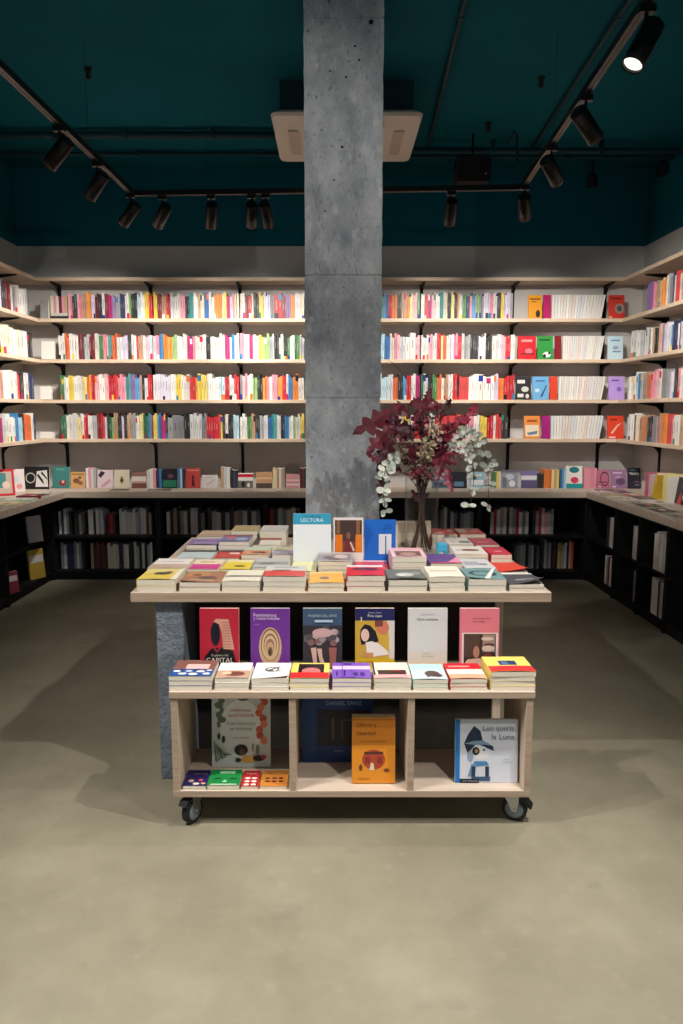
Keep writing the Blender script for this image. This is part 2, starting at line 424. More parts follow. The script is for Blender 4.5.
def caster(x, y, rz, brake):
    c = bpy.data.objects.new('castor', None); COL.objects.link(c); c.parent = unit; c.location = (x, y - UY0, 0); c.rotation_euler = (0, 0, R(rz)); c.empty_display_size = .03
    b = MB(); b.box(-.034, .034, -.034, .034, .1138, .1174, M_STEEL); b.build('mounting_plate', c)
    b = MB(); T = Matrix.Translation((-.02, 0, .0465)) @ Matrix.Rotation(R(90), 4, 'X')
    b.lathe([(.034, -.0145), (.043, -.0145), (.046, -.011), (.046, .011), (.043, .0145), (.034, .0145)], M_RUB, 32, T)
    w = b.build('wheel', c)
    b = MB(); b.lathe([(.006, -.0165), (.024, -.0165), (.0335, -.0148), (.0335, .0148), (.024, .0165), (.006, .0165)], M_HUB, 24, T); b.build('hub', w)
    b = MB()
    for s in (-1, 1):
        b.prism([(.032, .112), (-.036, .112), (-.036, .075), (-.028, .040), (-.012, .040), (.004, .075)], s * .0185 - .0013, s * .0185 + .0013, M_STEEL)
    b.box(-.036, .032, -.0198, .0198, .1095, .1132, M_STEEL)
    b.lathe([(.006, -.023), (.006, .023)], M_STEEL, 10, T)
    b.build('fork', c)
    b = MB(); b.prism([(-.036, .100), (-.066, .088), (-.084, .066), (-.078, .058), (-.060, .072), (-.034, .086)] if brake else [(-.036, .104), (-.064, .102), (-.078, .086), (-.070, .080), (-.056, .090), (-.036, .092)], -.017, .017, mat((20, 20, 22), .5))
    b.build('brake_pedal', c)
    b = MB(); b.box(-.074, -.052, -.012, .012, .0885, .0905, M_STEEL); b.build('brake_plate', c) if False else None
caster(UX0 + .068, UY0 + .06, 62, False)
caster(UX1 - .058, UY0 + .065, 158, True)
caster(UX0 + .075, UY1 - .06, 20, False)
caster(UX1 - .072, UY1 - .06, 160, False)

# --- nine piles on top of the unit
TAN = (150, 112, 92)
def X(px, Y, z=.53, py=688): return aty(px, py, Y).x
upiles = [
 (169, 213, 3, .017, 'paperback with brown photo over blue and white pattern', 'blue paperback', (40, 76, 140), [('r', 0, .42, 1, 1, (132, 88, 80)), ('r', .3, .45, .85, .75, (226, 190, 190)), ('r', .02, 0, 1, .42, (44, 84, 150)), ('e', .14, .3, .09, .06, WHT), ('e', .3, .14, .1, .06, WHT), ('e', .42, .3, .08, .06, (190, 200, 220)), ('e', .55, .12, .11, .07, WHT), ('e', .7, .28, .1, .06, WHT), ('e', .86, .14, .09, .07, (206, 212, 226)), ('e', .6, .36, .07, .04, (20, 30, 70)), ('e', .22, .36, .06, .03, (20, 30, 70)), ('e', .9, .34, .07, .04, WHT)], 0, 'arc'),
 (215, 250, 3, .014, 'paperback with white band above a pink-brown photo', 'white paperback', WHT, [('r', 0, 0, 1, .48, (196, 160, 140)), ('e', .55, .25, .3, .16, (120, 70, 60)), ('e', .3, .3, .15, .1, (224, 200, 160))], .004, 'arc'),
 (252, 290, 3, .014, 'white paperback with black line drawing, lifted cover', 'white paperback', (240, 240, 238), [('o', .5, .55, .2, .16, .25, (60, 62, 70)), ('p', [(.35, .5), (.7, .75), (.72, .7), (.4, .42)], (70, 74, 84)), ('r', .6, .4, .78, .44, (60, 64, 70)), ('e', .45, .45, .1, .06, (90, 94, 104))], .012, 'right'),
 (290, 330, 3, .014, 'yellow paperback with black window, red band', 'yellow and red paperback', (236, 214, 110), [('r', .18, .3, .86, .92, (40, 30, 34)), ('e', .52, .45, .25, .22, (200, 120, 120)), ('r', 0, 0, 1, .36, (226, 48, 52))], .004, 'arc'),
 (332, 372, 3, .014, 'purple checked paperback with a pale band across', 'purple paperback', (128, 86, 190), [('r', 0, .55, 1, .78, (222, 200, 238)), ('r', .1, .15, .14, .4, (50, 36, 110)), ('r', .3, .1, .34, .5, (50, 36, 110)), ('r', .55, .12, .66, .34, (60, 44, 130)), ('r', .72, .12, .84, .34, (60, 44, 130)), ('r', .25, 0, .27, 1, (96, 60, 160)), ('r', .5, 0, .52, .55, (96, 60, 160)), ('r', .3, .84, .5, .95, (90, 56, 150))], .004, 'arc'),
 (374, 412, 3, .0145, 'cream paperback with red and pink picture', 'cream paperback', (238, 230, 210), [('r', 0, 0, .05, 1, BLK), ('r', .12, .16, .9, .5, (60, 44, 44)), ('p', [(.12, .2), (.5, .5), (.7, .5), (.9, .2)], (196, 40, 44)), ('r', 0, 0, 1, .2, (240, 170, 176))], .003, 'arc'),
 (413, 449, 3, .0125, 'mint paperback with a dark animal picture', 'pale mint paperback', (178, 222, 214), [('r', 0, 0, 1, .62, (196, 208, 214)), ('e', .6, .34, .22, .2, (82, 62, 60)), ('e', .74, .24, .14, .12, (66, 50, 50)), ('r', .42, .12, .5, .3, (82, 62, 60))], .004, 'arc'),
 (450, 488, 3, .0135, 'paperback with red band over white and peach stripes', 'red and white paperback', (206, 30, 44), [('r', .1, .74, .7, .84, (236, 150, 150)), ('r', 0, .28, 1, .6, (232, 222, 216)), ('r', 0, 0, 1, .28, (232, 170, 140))], .004, 'arc'),
 (490, 536, 4, .0165, 'yellow paperback with blue photo, red band', 'yellow and red paperback', (240, 216, 112), [('r', .3, .42, .7, .72, (42, 66, 112)), ('r', .36, .46, .5, .66, (90, 120, 160)), ('r', 0, 0, 1, .36, (226, 52, 58))], .005, 'arc'),
]
for i, (a, c, n, t, d, low, col, art, curl, cc) in enumerate(upiles):
    x0, x1 = X(a, 2.52), X(c, 2.52)
    place = ['leftmost', 'second', 'third', 'fourth', 'middle', 'sixth', 'seventh', 'eighth', 'rightmost'][i] + ' pile on the low unit'
    pile(x0, x1 - .004, 2.512, UZ1, n, t, d, low, col, art, place, h=.165, curl=curl, cc=cc, group='paperback piles on top of the rolling unit')

# --- six covers standing behind them
SKIN = (214, 168, 140)
YB1 = 2.745
standing = [
 (200, 238, 'crimson book with a black-suited figure in a tall pale wig', (176, 34, 54), [
    ('p', [(.08, .0), (.12, .2), (.3, .34), (.62, .36), (.85, .3), (.96, .0)], (18, 20, 24)),
    ('e', .40, .58, .12, .2, (20, 24, 36)),
    ('p', [(.36, .78), (.42, .83), (.74, .82), (.8, .6), (.88, .32), (.6, .33), (.56, .6), (.5, .74)], (204, 150, 130))]
    + [('r', .56 + .002 * q, .36 + .045 * q, .80 - .004 * q, .368 + .045 * q, (150, 92, 84)) for q in range(10)]
    + [('p', [(.34, .34), (.44, .26), (.56, .36), (.5, .36), (.44, .3), (.38, .36)], (140, 40, 56)),
       ('t', 'El género del', .30, .20, .42, 'l', (200, 190, 186)), ('t', 'CAPITAL', .16, .105, .7, 'l', (226, 216, 206))]),
 (251, 289, 'purple book with nested beige oval rings', (104, 48, 140), [
    ('e', .5, .36, .29, .33, (196, 164, 130)), ('e', .5, .40, .24, .27, (120, 88, 72)), ('e', .5, .39, .215, .25, (206, 176, 142)), ('e', .5, .40, .17, .19, (130, 96, 76)),
    ('e', .5, .38, .15, .175, (204, 172, 138)), ('e', .5, .37, .11, .13, (140, 104, 80)), ('e', .5, .33, .095, .12, (190, 156, 120)), ('e', .5, .29, .06, .075, (110, 84, 58)), ('e', .49, .27, .035, .05, (70, 52, 40)),
    ('t', 'Feminismos', .08, .865, .58, 'l', (224, 200, 232)), ('t', 'y maternidades', .08, .80, .66, 'l', (224, 200, 232)), ('t', 'ensayo', .08, .72, .16, 'l', (170, 120, 196))]),
 (303, 342, 'blue-grey book with a grey cloud of flowers and pale legs', (62, 84, 112), [
    ('r', 0, 0, 1, .72, (52, 50, 56))] + [('e', random.uniform(.1, .9), random.uniform(.42, .68), .09, .05, random.choice([(150, 140, 140), (104, 100, 110), (176, 160, 158), (80, 78, 84), (128, 96, 98)])) for q in range(26)]
    + [('e', .5, .60, .26, .075, (196, 164, 164)), ('p', [(.2, .35), (.34, .36), (.36, .12), (.4, .02), (.3, .02), (.26, .12)], (206, 172, 162)), ('p', [(.36, .34), (.48, .34), (.5, .2), (.6, .02), (.5, .02), (.42, .14)], (206, 172, 162)),
       ('p', [(.66, .36), (.86, .36), (.84, .1), (.84, .02), (.68, .02), (.68, .2)], (150, 92, 88)),
       ('t', 'MUJERES DEL ARTE', .14, .85, .72, 'l', (170, 190, 204)), ('r', .3, .775, .76, .815, (170, 196, 214))]),
 (354, 396, 'book with navy top over a dark-haired girl on mustard', (196, 160, 60), [
    ('r', 0, .8, 1, 1, (34, 36, 84)), ('p', [(.86, .0), (.86, .5), (.8, .8), (1, .8), (1, 0)], (206, 196, 190)), ('e', .7, .68, .16, .11, (202, 118, 92)), ('r', .5, .7, .7, .8, (120, 66, 60)),
    ('p', [(.12, .52), (.14, .66), (.24, .74), (.38, .72), (.52, .62), (.6, .46), (.44, .42), (.3, .42), (.16, .4)], (28, 26, 38)), ('e', .25, .56, .105, .105, (220, 186, 170)),
    ('p', [(.26, .44), (.42, .46), (.6, .42), (.82, .3), (.86, .24), (.44, .2), (.3, .24)], (224, 216, 214)), ('r', .18, .2, .46, .27, (196, 140, 96)), ('r', .14, .78, .17, .86, (220, 206, 170)),
    ('r', 0, 0, 1, .17, (206, 170, 40)), ('t', 'una novela', .05, .1, .42, 'l', (120, 80, 20)),
    ('t', 'Roque Llano', .34, .91, .32, 'l', (180, 180, 204)), ('t', 'Fina capa', .32, .845, .36, 'l', (226, 226, 236)), ]),
 (408, 448, 'plain pale grey book with two short black title lines', (206, 206, 208), [
    ('r', .03, 0, 1, .3, (212, 202, 194)), ('r', .03, 0, 1, .12, (220, 196, 178)), ('t', 'una autora', .32, .885, .36, 'l', (150, 150, 154)), ('t', 'Otra mañana', .22, .80, .54, 'l', (60, 60, 66)),
    ('t', 'Traducción', .36, .25, .2, 'l', (120, 118, 118)), ('t', 'de la editorial', .36, .2, .3, 'l', (140, 136, 134))]),
 (459, 501, 'pink book with a framed dark photo of someone reading', (214, 120, 136), [
    ('r', .05, 0, .97, .6, (226, 206, 204)), ('r', .1, .0, .92, .58, (58, 44, 42)), ('r', .58, .28, .9, .57, (150, 128, 118)), ('e', .7, .5, .16, .03, (206, 192, 184)), ('e', .75, .4, .14, .025, (70, 52, 48)), ('e', .72, .34, .16, .05, (206, 186, 176)),
    ('r', .1, .2, .5, .57, (78, 62, 56)), ('e', .42, .28, .08, .1, (176, 124, 106)), ('p', [(.1, .08), (.2, .16), (.5, .18), (.74, .14), (.9, .2), (.9, .12), (.6, .04), (.1, .03)], (206, 170, 154)), ('e', .7, .2, .12, .06, (116, 54, 46)), ('r', .1, 0, .92, .04, (84, 44, 40)),
    ('t', 'Historias de interior', .32, .825, .46, 'l', (110, 40, 56)), ('t', 'en voz baja', .32, .765, .3, 'l', (110, 40, 56))]),
]
for (a, c, lab, col, art) in standing:
    face_out(a, c, 607, YB1, UZ1, lab + ', standing under the tabletop', col, art, t=.016, tilt=4, h=.2345, w=.15, group='covers standing on the rolling unit')
# --- inside the three compartments
GRN = (96, 112, 92)
art = [('e', .5, .52, .36, .40, (226, 230, 226))]
for q in range(7): art.append(('e', .12 + .05 * (q % 2), .97 - q * .065, .035 + .02 * (q % 3), .045, (96, 112, 88)))
for q in range(9): art.append(('e', .85 + .05 * math.sin(q * 1.7), .96 - q * .075, .06, .05, [(206, 100, 60), (190, 84, 60), (214, 124, 84)][q % 3]))
for q in range(6): art.append(('p', [(.06 + q * .05, .08 + .02 * q), (.1 + q * .05, .07 + .02 * q), (.05 + q * .035, .36 - q * .035), (.03 + q * .035, .34 - q * .035)], [(110, 124, 108), (150, 140, 90), (80, 92, 92)][q % 3]))
art += [('e', .2, .38, .03, .05, (36, 40, 44)), ('e', .12, .42, .025, .045, (40, 44, 50)), ('e', .54, .94, .1, .04, (70, 84, 110)), ('e', .78, .24, .03, .07, (120, 130, 110)), ('e', .7, .27, .02, .06, (150, 150, 110)),
        ('e', .5, .235, .115, .075, (30, 26, 28)), ('e', .52, .21, .05, .045, (110, 72, 54)), ('p', [(.48, .09), (.56, .17), (.78, .15), (.9, .1), (.6, .06)], (206, 160, 80)), ('e', .8, .125, .1, .04, (44, 40, 48)), ('e', .88, .14, .05, .03, (176, 60, 80)), ('e', .45, .1, .05, .03, (50, 60, 70)),
        ('t', 'CHIMAMANDA', .5, .755, .36, 'c', (198, 84, 70)), ('t', 'NGOZI ADICHIE', .5, .685, .44, 'c', (198, 84, 70)), ('t', 'Todos deberíamos', .5, .575, .48, 'c', (110, 116, 116)), ('t', 'ser feministas', .5, .505, .38, 'c', (110, 116, 116)), ('t', 'LEIRE SALABERRIA', .5, .39, .28, 'c', (150, 140, 110))]
face_out(211, 270, 700, 2.69, UIN, 'large pale mint book with a floral wreath cover, in the left compartment', (200, 208, 202), art, t=.012, tilt=6, h=.285, name='picture_book')
flat = [
 (182, 205.8, 2.512, 'small navy book lying at the left of the left compartment', (44, 36, 92), [('t', 'MINI CLUB', .3, .72, .6, 'l', (220, 220, 230)), ('e', .3, .3, .12, .09, (220, 180, 170)), ('e', .7, .35, .1, .07, (206, 90, 90)), ('e', .55, .12, .14, .07, (226, 206, 190)), ('e', .85, .14, .1, .06, (220, 160, 150))], .013),
 (206.5, 239, 2.51, 'green book with a face-like pattern lying in the left compartment', (28, 132, 66), [('r', .3, .74, .78, .88, (170, 214, 180)), ('e', .28, .42, .12, .05, (18, 84, 44)), ('e', .76, .42, .12, .05, (18, 84, 44)), ('p', [(.44, .2), (.52, .34), (.6, .2)], (190, 226, 196)), ('r', .1, .02, .9, .08, (210, 226, 212))], .016),
 (240.5, 258, 2.512, 'red patterned book lying in the left compartment', (190, 40, 42), [('t', 'MEMO', .2, .76, .6, 'l', (236, 226, 220)), ('e', .3, .5, .16, .06, WHT), ('e', .7, .5, .16, .06, WHT), ('e', .3, .3, .16, .06, WHT), ('e', .7, .3, .16, .06, WHT), ('e', .3, .1, .16, .06, WHT), ('e', .7, .1, .16, .06, WHT)], .011),
 (259.5, 287, 2.512, 'orange book with rows of dark eyes lying in the left compartment', (206, 132, 58), [('t', 'OJOS', .4, .76, .36, 'l', (236, 200, 150))] + [('e', .25 + .25 * (q % 3), .5 - .2 * (q // 3), .09, .05, (96, 40, 40)) for q in range(6)], .011),
]
for (a, c, y, lab, col, art, t) in flat:
    p0, p1 = aty(a, 780, y), aty(c, 780, y)
    make_book('picture_book', lab, ((p0.x + p1.x) / 2, y + .06, UIN + .0004), (0, 0, 0), p1.x - p0.x, .118, t, col, art, group='small books lying in the left compartment')
face_out(303, 372, 704, 2.74, UIN, 'large dark blue book with a black doorway picture, in the middle compartment', (22, 50, 106), [
    ('r', 0, 0, .2, 1, (24, 66, 118))] + [('r', .0, .14 + .12 * q, .2, .145 + .12 * q, (18, 44, 90)) for q in range(7)] + [('r', .22, .24, .95, .76, (20, 20, 28)), ('r', .42, .34, .45, .64, (92, 78, 58)), ('r', .55, .34, .58, .62, (84, 60, 44)), ('r', .58, .6, .8, .63, (84, 60, 44)), ('r', .28, .3, .36, .7, (14, 28, 56)), ('t', 'DANIEL SANZ', .34, .83, .5, 'l', (150, 166, 190)), ('t', 'ensayos', .46, .15, .12, 'l', (150, 160, 180))], t=.022, tilt=3, h=.275, w=.275, name='picture_book')
face_out(352, 395, 716, 2.585, UIN, 'orange book with a red house drawing, in the middle compartment', (222, 142, 40), [
    ('r', 0, .58, 1, .97, (200, 122, 34)), ('e', .5, .36, .27, .15, (170, 72, 48)), ('r', .28, .44, .72, .48, (90, 48, 40)), ('r', .3, .3, .42, .4, (136, 50, 44)), ('r', .58, .3, .7, .4, (136, 50, 44)), ('p', [(.4, .2), (.44, .32), (.5, .3), (.52, .2)], (226, 206, 180)), ('e', .2, .24, .04, .05, (110, 60, 40)), ('e', .8, .2, .07, .03, (120, 70, 40)),
    ('t', 'Libros y', .12, .84, .44, 'l', (110, 70, 34)), ('t', 'libertad', .12, .73, .42, 'l', (110, 70, 34)), ('t', 'ensayo breve ilustrado', .2, .615, .6, 'l', (150, 92, 34)), ('t', 'editorial', .14, .06, .26, 'l', (120, 76, 34))], t=.035, tilt=4, h=.248, name='picture_book')
face_out(456, 519, 714, 2.57, UIN, 'square white book with a blue watercolour sailor child, in the right compartment', (206, 212, 226), [
    ('r', 0, 0, .075, 1, (30, 116, 190)), ('p', [(.14, .62), (.2, .46), (.34, .62), (.62, .5), (.6, .58), (.44, .66), (.4, .82), (.3, .9), (.2, .76)], (32, 48, 72)), ('p', [(.14, .62), (.3, .66), (.44, .67), (.6, .58), (.5, .6), (.3, .6)], (120, 146, 170)),
    ('e', .42, .47, .12, .11, (220, 222, 228)), ('e', .33, .5, .06, .065, (34, 36, 44)), ('e', .34, .5, .025, .03, (170, 140, 90)), ('e', .46, .52, .02, .015, (40, 50, 70)), ('e', .24, .42, .05, .09, (140, 160, 186)), ('p', [(.3, .34), (.5, .34), (.54, .28), (.3, .26)], (70, 130, 180)),
    ('p', [(.2, .1), (.26, .3), (.34, .3), (.32, .1)], (110, 140, 176)), ('r', .26, .05, .32, .26, (40, 54, 80)), ('r', .48, .05, .54, .26, (40, 54, 80)), ('r', .33, .04, .48, .24, (200, 206, 220)), ('r', .26, .03, .56, .1, (60, 84, 120)), ('r', .075, 0, .38, .065, (22, 28, 40)),
    ('t', 'una historia', .12, .018, .24, 'l', (150, 160, 176)), ('t', 'Leo quería', .44, .80, .5, 'l', (96, 104, 124)), ('t', 'la Luna', .58, .685, .36, 'l', (96, 104, 124)), ('t', 'Andrés', .76, .36, .1, 'l', (140, 148, 164)), ('t', 'Ilustraciones', .74, .32, .18, 'l', (150, 156, 170))], t=.012, tilt=5, h=.236, name='picture_book')

# ------------------------------------------------------------------ piles on the table
def gen_art(seed, cols):
    rr = random.Random(seed); a = []
    for q in range(3):
        u = rr.uniform(.08, .5); v = rr.uniform(.1, .6); c = rr.choice(cols)
        k = rr.random()
        if k < .5: a.append(('r', u, v, min(.95, u + rr.uniform(.25, .5)), min(.95, v + rr.uniform(.12, .35)), c))
        else: a.append(('e', u + .2, v + .12, rr.uniform(.1, .24), rr.uniform(.07, .16), c))
    return a
YEL = (232, 206, 70)
tabl = {
 'front row': (2.850, .205, [
  (137, 177, 2, .023, 'yellow paperback with a dark creature drawing', 'yellow paperback', (214, 190, 84), [('r', 0, .62, 1, 1, (222, 204, 130)), ('e', .5, .55, .22, .14, (70, 64, 50)), ('e', .64, .66, .12, .08, (96, 88, 70)), ('r', .86, 0, 1, 1, (226, 222, 200))], .005, 'arc'),
  (179, 221, 2, .0175, 'brown patterned paperback with curling cover', 'brown paperback', (158, 112, 84), [('r', .05, .5, .6, .9, (184, 134, 90)), ('e', .6, .4, .25, .15, (96, 72, 74)), ('r', .2, .1, .8, .24, (176, 150, 120)), ('e', .3, .65, .12, .1, (120, 60, 54))], .010, 'left'),
  (222, 261, 2, .0205, 'cream paperback with a grey stripe', 'cream paperback', (228, 224, 204), [('r', .0, .34, 1, .5, (140, 138, 132)), ('r', .1, .4, .7, .46, (100, 98, 96))], .003, 'arc'),
  (263, 306, 3, .0195, 'white and grey paperback with a broad red field', 'grey and red paperback', (206, 204, 202), [('r', .0, 0, 1, .52, (206, 70, 66)), ('e', .4, .56, .25, .06, (90, 84, 86)), ('r', .2, .8, .8, .9, (160, 160, 160))], .004, 'arc'),
  (308, 345, 2, .0165, 'orange-yellow paperback with a small mask', 'orange paperback', (232, 176, 84), [('e', .45, .42, .14, .12, (130, 120, 110)), ('r', .0, .8, 1, 1, (236, 196, 120))], .003, 'arc'),
  (347, 386, 3, .0205, 'red paperback with a dark print under a white strip', 'red paperback', (208, 48, 66), [('r', 0, .8, 1, 1, (232, 220, 224)), ('e', .5, .6, .36, .14, (90, 50, 70)), ('e', .4, .5, .12, .07, (170, 60, 90)), ('r', .55, .5, .8, .7, (110, 40, 60))], .004, 'arc'),
  (388, 428, 2, .022, 'grey photo paperback with arched curled cover', 'grey paperback', (104, 110, 108), [('e', .48, .45, .24, .2, (196, 198, 196)), ('e', .4, .4, .1, .08, (226, 228, 226)), ('r', 0, 0, 1, .12, (70, 74, 74)), ('e', .8, .6, .12, .16, (140, 144, 144))], .009, 'arc'),
  (430, 466, 3, .019, 'plain white paperback', 'plain white paperback', (236, 230, 216), [('r', .1, .5, .9, .6, (200, 190, 170))], .003, 'arc'),
  (468, 507, 2, .024, 'teal paperback with a dark ring and white slip', 'teal paperback', (106, 150, 152), [('o', .5, .5, .38, .28, .3, (30, 52, 78)), ('p', [(.42, .0), (.56, .0), (.98, 1), (.9, 1)], (226, 232, 230))], .010, 'left'),
  (509, 545, 2, .0135, 'charcoal paperback with its cover standing open', 'charcoal paperback', (66, 72, 80), [('r', .3, .3, .8, .4, (150, 160, 170)), ('r', 0, .9, 1, 1, (226, 226, 224))], .03, 'right')]),
 'second row': (3.085, .21, [
  (148, 186, 2, .021, 'white paperback with a beige lower third', 'white paperback', (234, 228, 224), [('r', 0, 0, 1, .4, (196, 170, 150)), ('r', .2, .6, .8, .7, (206, 190, 196))], .003, 'arc'),
  (188, 219, 2, .0185, 'cream and magenta paperback', 'cream paperback', (236, 222, 190), [('r', 0, 0, 1, .52, (206, 60, 140)), ('r', .2, .7, .7, .78, (150, 130, 110))], .003, 'arc'),
  (221, 250, 2, .018, 'bright yellow paperback', 'yellow paperback', (232, 208, 60), [('r', 0, .7, 1, 1, (236, 224, 170)), ('e', .6, .3, .2, .1, (80, 70, 30))], .004, 'arc'),
  (252, 288, 3, .0145, 'grey landscape-photo paperback', 'grey paperback', (190, 192, 190), [('r', 0, .3, 1, .6, (150, 152, 156)), ('e', .4, .4, .25, .1, (110, 116, 116))], .003, 'arc'),
  (290, 317, 2, .0135, 'pale yellow-green paperback', 'pale green paperback', (222, 222, 166), [('r', .1, .3, .6, .4, (160, 160, 110))], .003, 'arc'),
  (318, 353, 4, .0175, 'grey paperback with a crowd photo', 'grey paperback', (186, 180, 182), [('r', 0, .1, 1, .8, (150, 140, 146)), ('e', .3, .4, .15, .15, (90, 80, 90)), ('e', .7, .5, .2, .2, (206, 200, 204)), ('e', .5, .2, .2, .1, (110, 90, 96))], .003, 'arc'),
  (355, 390, 2, .0165, 'rose-red paperback', 'rose-red paperback', (206, 76, 92), [('r', .1, .4, .7, .55, (150, 50, 70)), ('r', 0, .85, 1, 1, (226, 190, 196))], .003, 'arc'),
  (392, 427, 4, .0225, 'pink-framed paperback with a dark picture', 'pale pink paperback', (238, 200, 206), [('r', .12, .08, .88, .62, (120, 90, 92)), ('e', .5, .3, .25, .15, (190, 150, 140)), ('r', .0, .72, 1, .95, (236, 178, 188))], .003, 'arc'),
  (430, 463, 3, .0205, 'violet paperback with pink corner', 'violet paperback', (92, 70, 140), [('p', [(.5, 0), (1, 0), (1, .7)], (226, 150, 180)), ('r', 0, 0, 1, .1, (206, 60, 100))], .003, 'arc'),
  (465, 497, 3, .0135, 'pale grey illustrated paperback', 'pale grey paperback', (206, 208, 212), [('r', .1, .3, .6, .7, (160, 166, 180)), ('e', .7, .4, .15, .1, (120, 126, 140))], .003, 'arc')]),
 'third row': (3.325, .2, [
  (176, 212, 2, .018, 'pale blue-white paperback with a black strip at its top', 'pale blue paperback', (196, 210, 214), [('r', 0, .78, 1, 1, BLK)], .003, 'arc'),
  (214, 240, 2, .018, 'red paperback with pale strip', 'red paperback', (196, 56, 52), [('r', .5, .5, .9, .7, (236, 220, 210)), ('r', 0, .8, 1, 1, (40, 36, 36))], .003, 'arc'),
  (242, 270, 3, .017, 'orange and teal landscape paperback', 'orange paperback', (214, 150, 110), [('r', 0, .6, 1, 1, (190, 210, 190)), ('e', .6, .3, .3, .12, (90, 76, 84))], .003, 'arc'),
  (272, 297, 3, .017, 'lilac-grey paperback with orange edge', 'lilac-grey paperback', (176, 170, 184), [('r', .85, 0, 1, 1, (226, 160, 90)), ('r', 0, .6, .9, .9, (226, 220, 180))], .003, 'arc')]),
 'fourth row': (3.56, .2, [
  (186, 217, 3, .018, 'violet paperback with a grey photo', 'violet paperback', (138, 112, 170), [('r', .2, .1, .9, .4, (170, 150, 190)), ('r', 0, .85, 1, 1, (196, 180, 206))], .006, 'arc'),
  (219, 250, 4, .0175, 'blue and pink abstract paperback', 'blue and pink paperback', (110, 116, 170), [('e', .3, .6, .2, .2, (206, 110, 130)), ('e', .7, .4, .2, .2, (170, 190, 206)), ('r', 0, .8, 1, 1, (150, 60, 90))], .003, 'arc'),
  (252, 280, 3, .018, 'white paperback with black left edge and red top', 'white paperback', (230, 222, 212), [('r', 0, 0, .22, 1, (44, 40, 44)), ('r', .2, .7, 1, 1, (170, 80, 70))], .003, 'arc')]),
 'back row': (3.80, .2, [
  (197, 229, 3, .0185, 'tan paperback with pale strip', 'tan paperback', (206, 178, 150), [('r', 0, .5, 1, .7, (226, 206, 186))], .003, 'arc'),
  (231, 258, 5, .0165, 'olive-tan blank-looking paperback', 'olive-tan paperback', (190, 170, 116), [], .002, 'arc'),
  (260, 287, 5, .0165, 'white paperback with a thin grey frame', 'white paperback', (226, 224, 218), [('r', .1, .15, .9, .85, (206, 206, 204)), ('r', .13, .18, .87, .82, (228, 226, 222))], .002, 'arc')]),
}
place_names = ['leftmost', 'second', 'third', 'fourth', 'fifth', 'sixth', 'seventh', 'eighth', 'ninth', 'tenth']
for rowname, (yf, h, lst) in tabl.items():
    for i, (a, c, n, t, d, low, col, art, curl, cc) in enumerate(lst):
        basey = proj(0, yf, TZ)[1]
        x0, x1 = aty(a, basey, yf).x, aty(c, basey, yf).x
        if rowname == 'front row' and i == 9: rz = -3
        else: rz = 0
        nm = 'rightmost' if i == len(lst) - 1 and rowname in ('front row', 'second row') else place_names[i]
        pile(x0, x1 - .004, yf, TZ, n, t, d, low, col, art, f'{nm} pile, table {rowname}', h=h, curl=curl, cc=cc, group='paperback piles on the book table')
# right half, behind the second row: papers and slim books lying closer together
right = [
 (3.325, .2, 456, 489, 3, .0185, 'white paperback with a dark oval picture', 'white paperback', (232, 226, 220), [('e', .55, .5, .3, .14, (120, 84, 84)), ('e', .2, .5, .1, .1, (206, 190, 190))], 'pile right of the vase, third row'),
 (3.325, .2, 490.5, 512, 3, .0175, 'crimson and pink paperback', 'crimson paperback', (206, 40, 70), [('e', .5, .4, .2, .1, (236, 150, 160)), ('r', 0, .8, 1, 1, (170, 60, 80))], 'rightmost pile, table third row'),
 (3.56, .2, 449, 474, 3, .019, 'grey and white photo paperback', 'white paperback', (222, 220, 216), [('r', .5, .2, .95, .5, (110, 110, 112)), ('e', .25, .4, .15, .1, (190, 186, 180))], 'pile right of the vase, fourth row'),
 (3.56, .2, 475.5, 500, 3, .018, 'mauve-red paperback', 'mauve-red paperback', (176, 62, 84), [('r', .2, .3, .7, .5, (206, 120, 130))], 'rightmost pile, table fourth row'),
 (3.80, .2, 432, 458, 4, .0165, 'red paperback with pale speckles', 'red paperback', (198, 56, 56), [('r', .1, .1, .5, .3, (226, 170, 160)), ('r', .7, .5, .9, .7, (226, 200, 190))], 'pile right of the vase, back row'),
 (3.80, .2, 459.5, 486, 4, .0165, 'red and tan paperback', 'red and tan paperback', (196, 60, 56), [('r', 0, .3, .4, .9, (170, 160, 150)), ('e', .7, .5, .15, .15, (226, 140, 120))], 'rightmost pile, table back row'),
]
for (yf, h, a, c, n, t, d, low, col, art, place) in right:
    by = proj(0, yf, TZ)[1]
    pile(aty(a, by, yf).x, aty(c, by, yf).x - .003, yf, TZ, n, t, d, low, col, art, place, h=h, curl=.002, group='paperback piles on the book table')
# red book lying tilted on the rightmost front pile
p = aty(516, 572, 3.02)
make_book('paperback_book', 'orange-red paperback lying behind the charcoal open one, right end of table', (.758, 3.205, TZ + .0004), (0, 0, R(2)), .15, .205, .022, (222, 62, 44), [('p', [(.1, .2), (.9, .75), (.9, .8), (.1, .26)], (236, 130, 110))], None, .02, 'right', 'paperback piles on the book table')
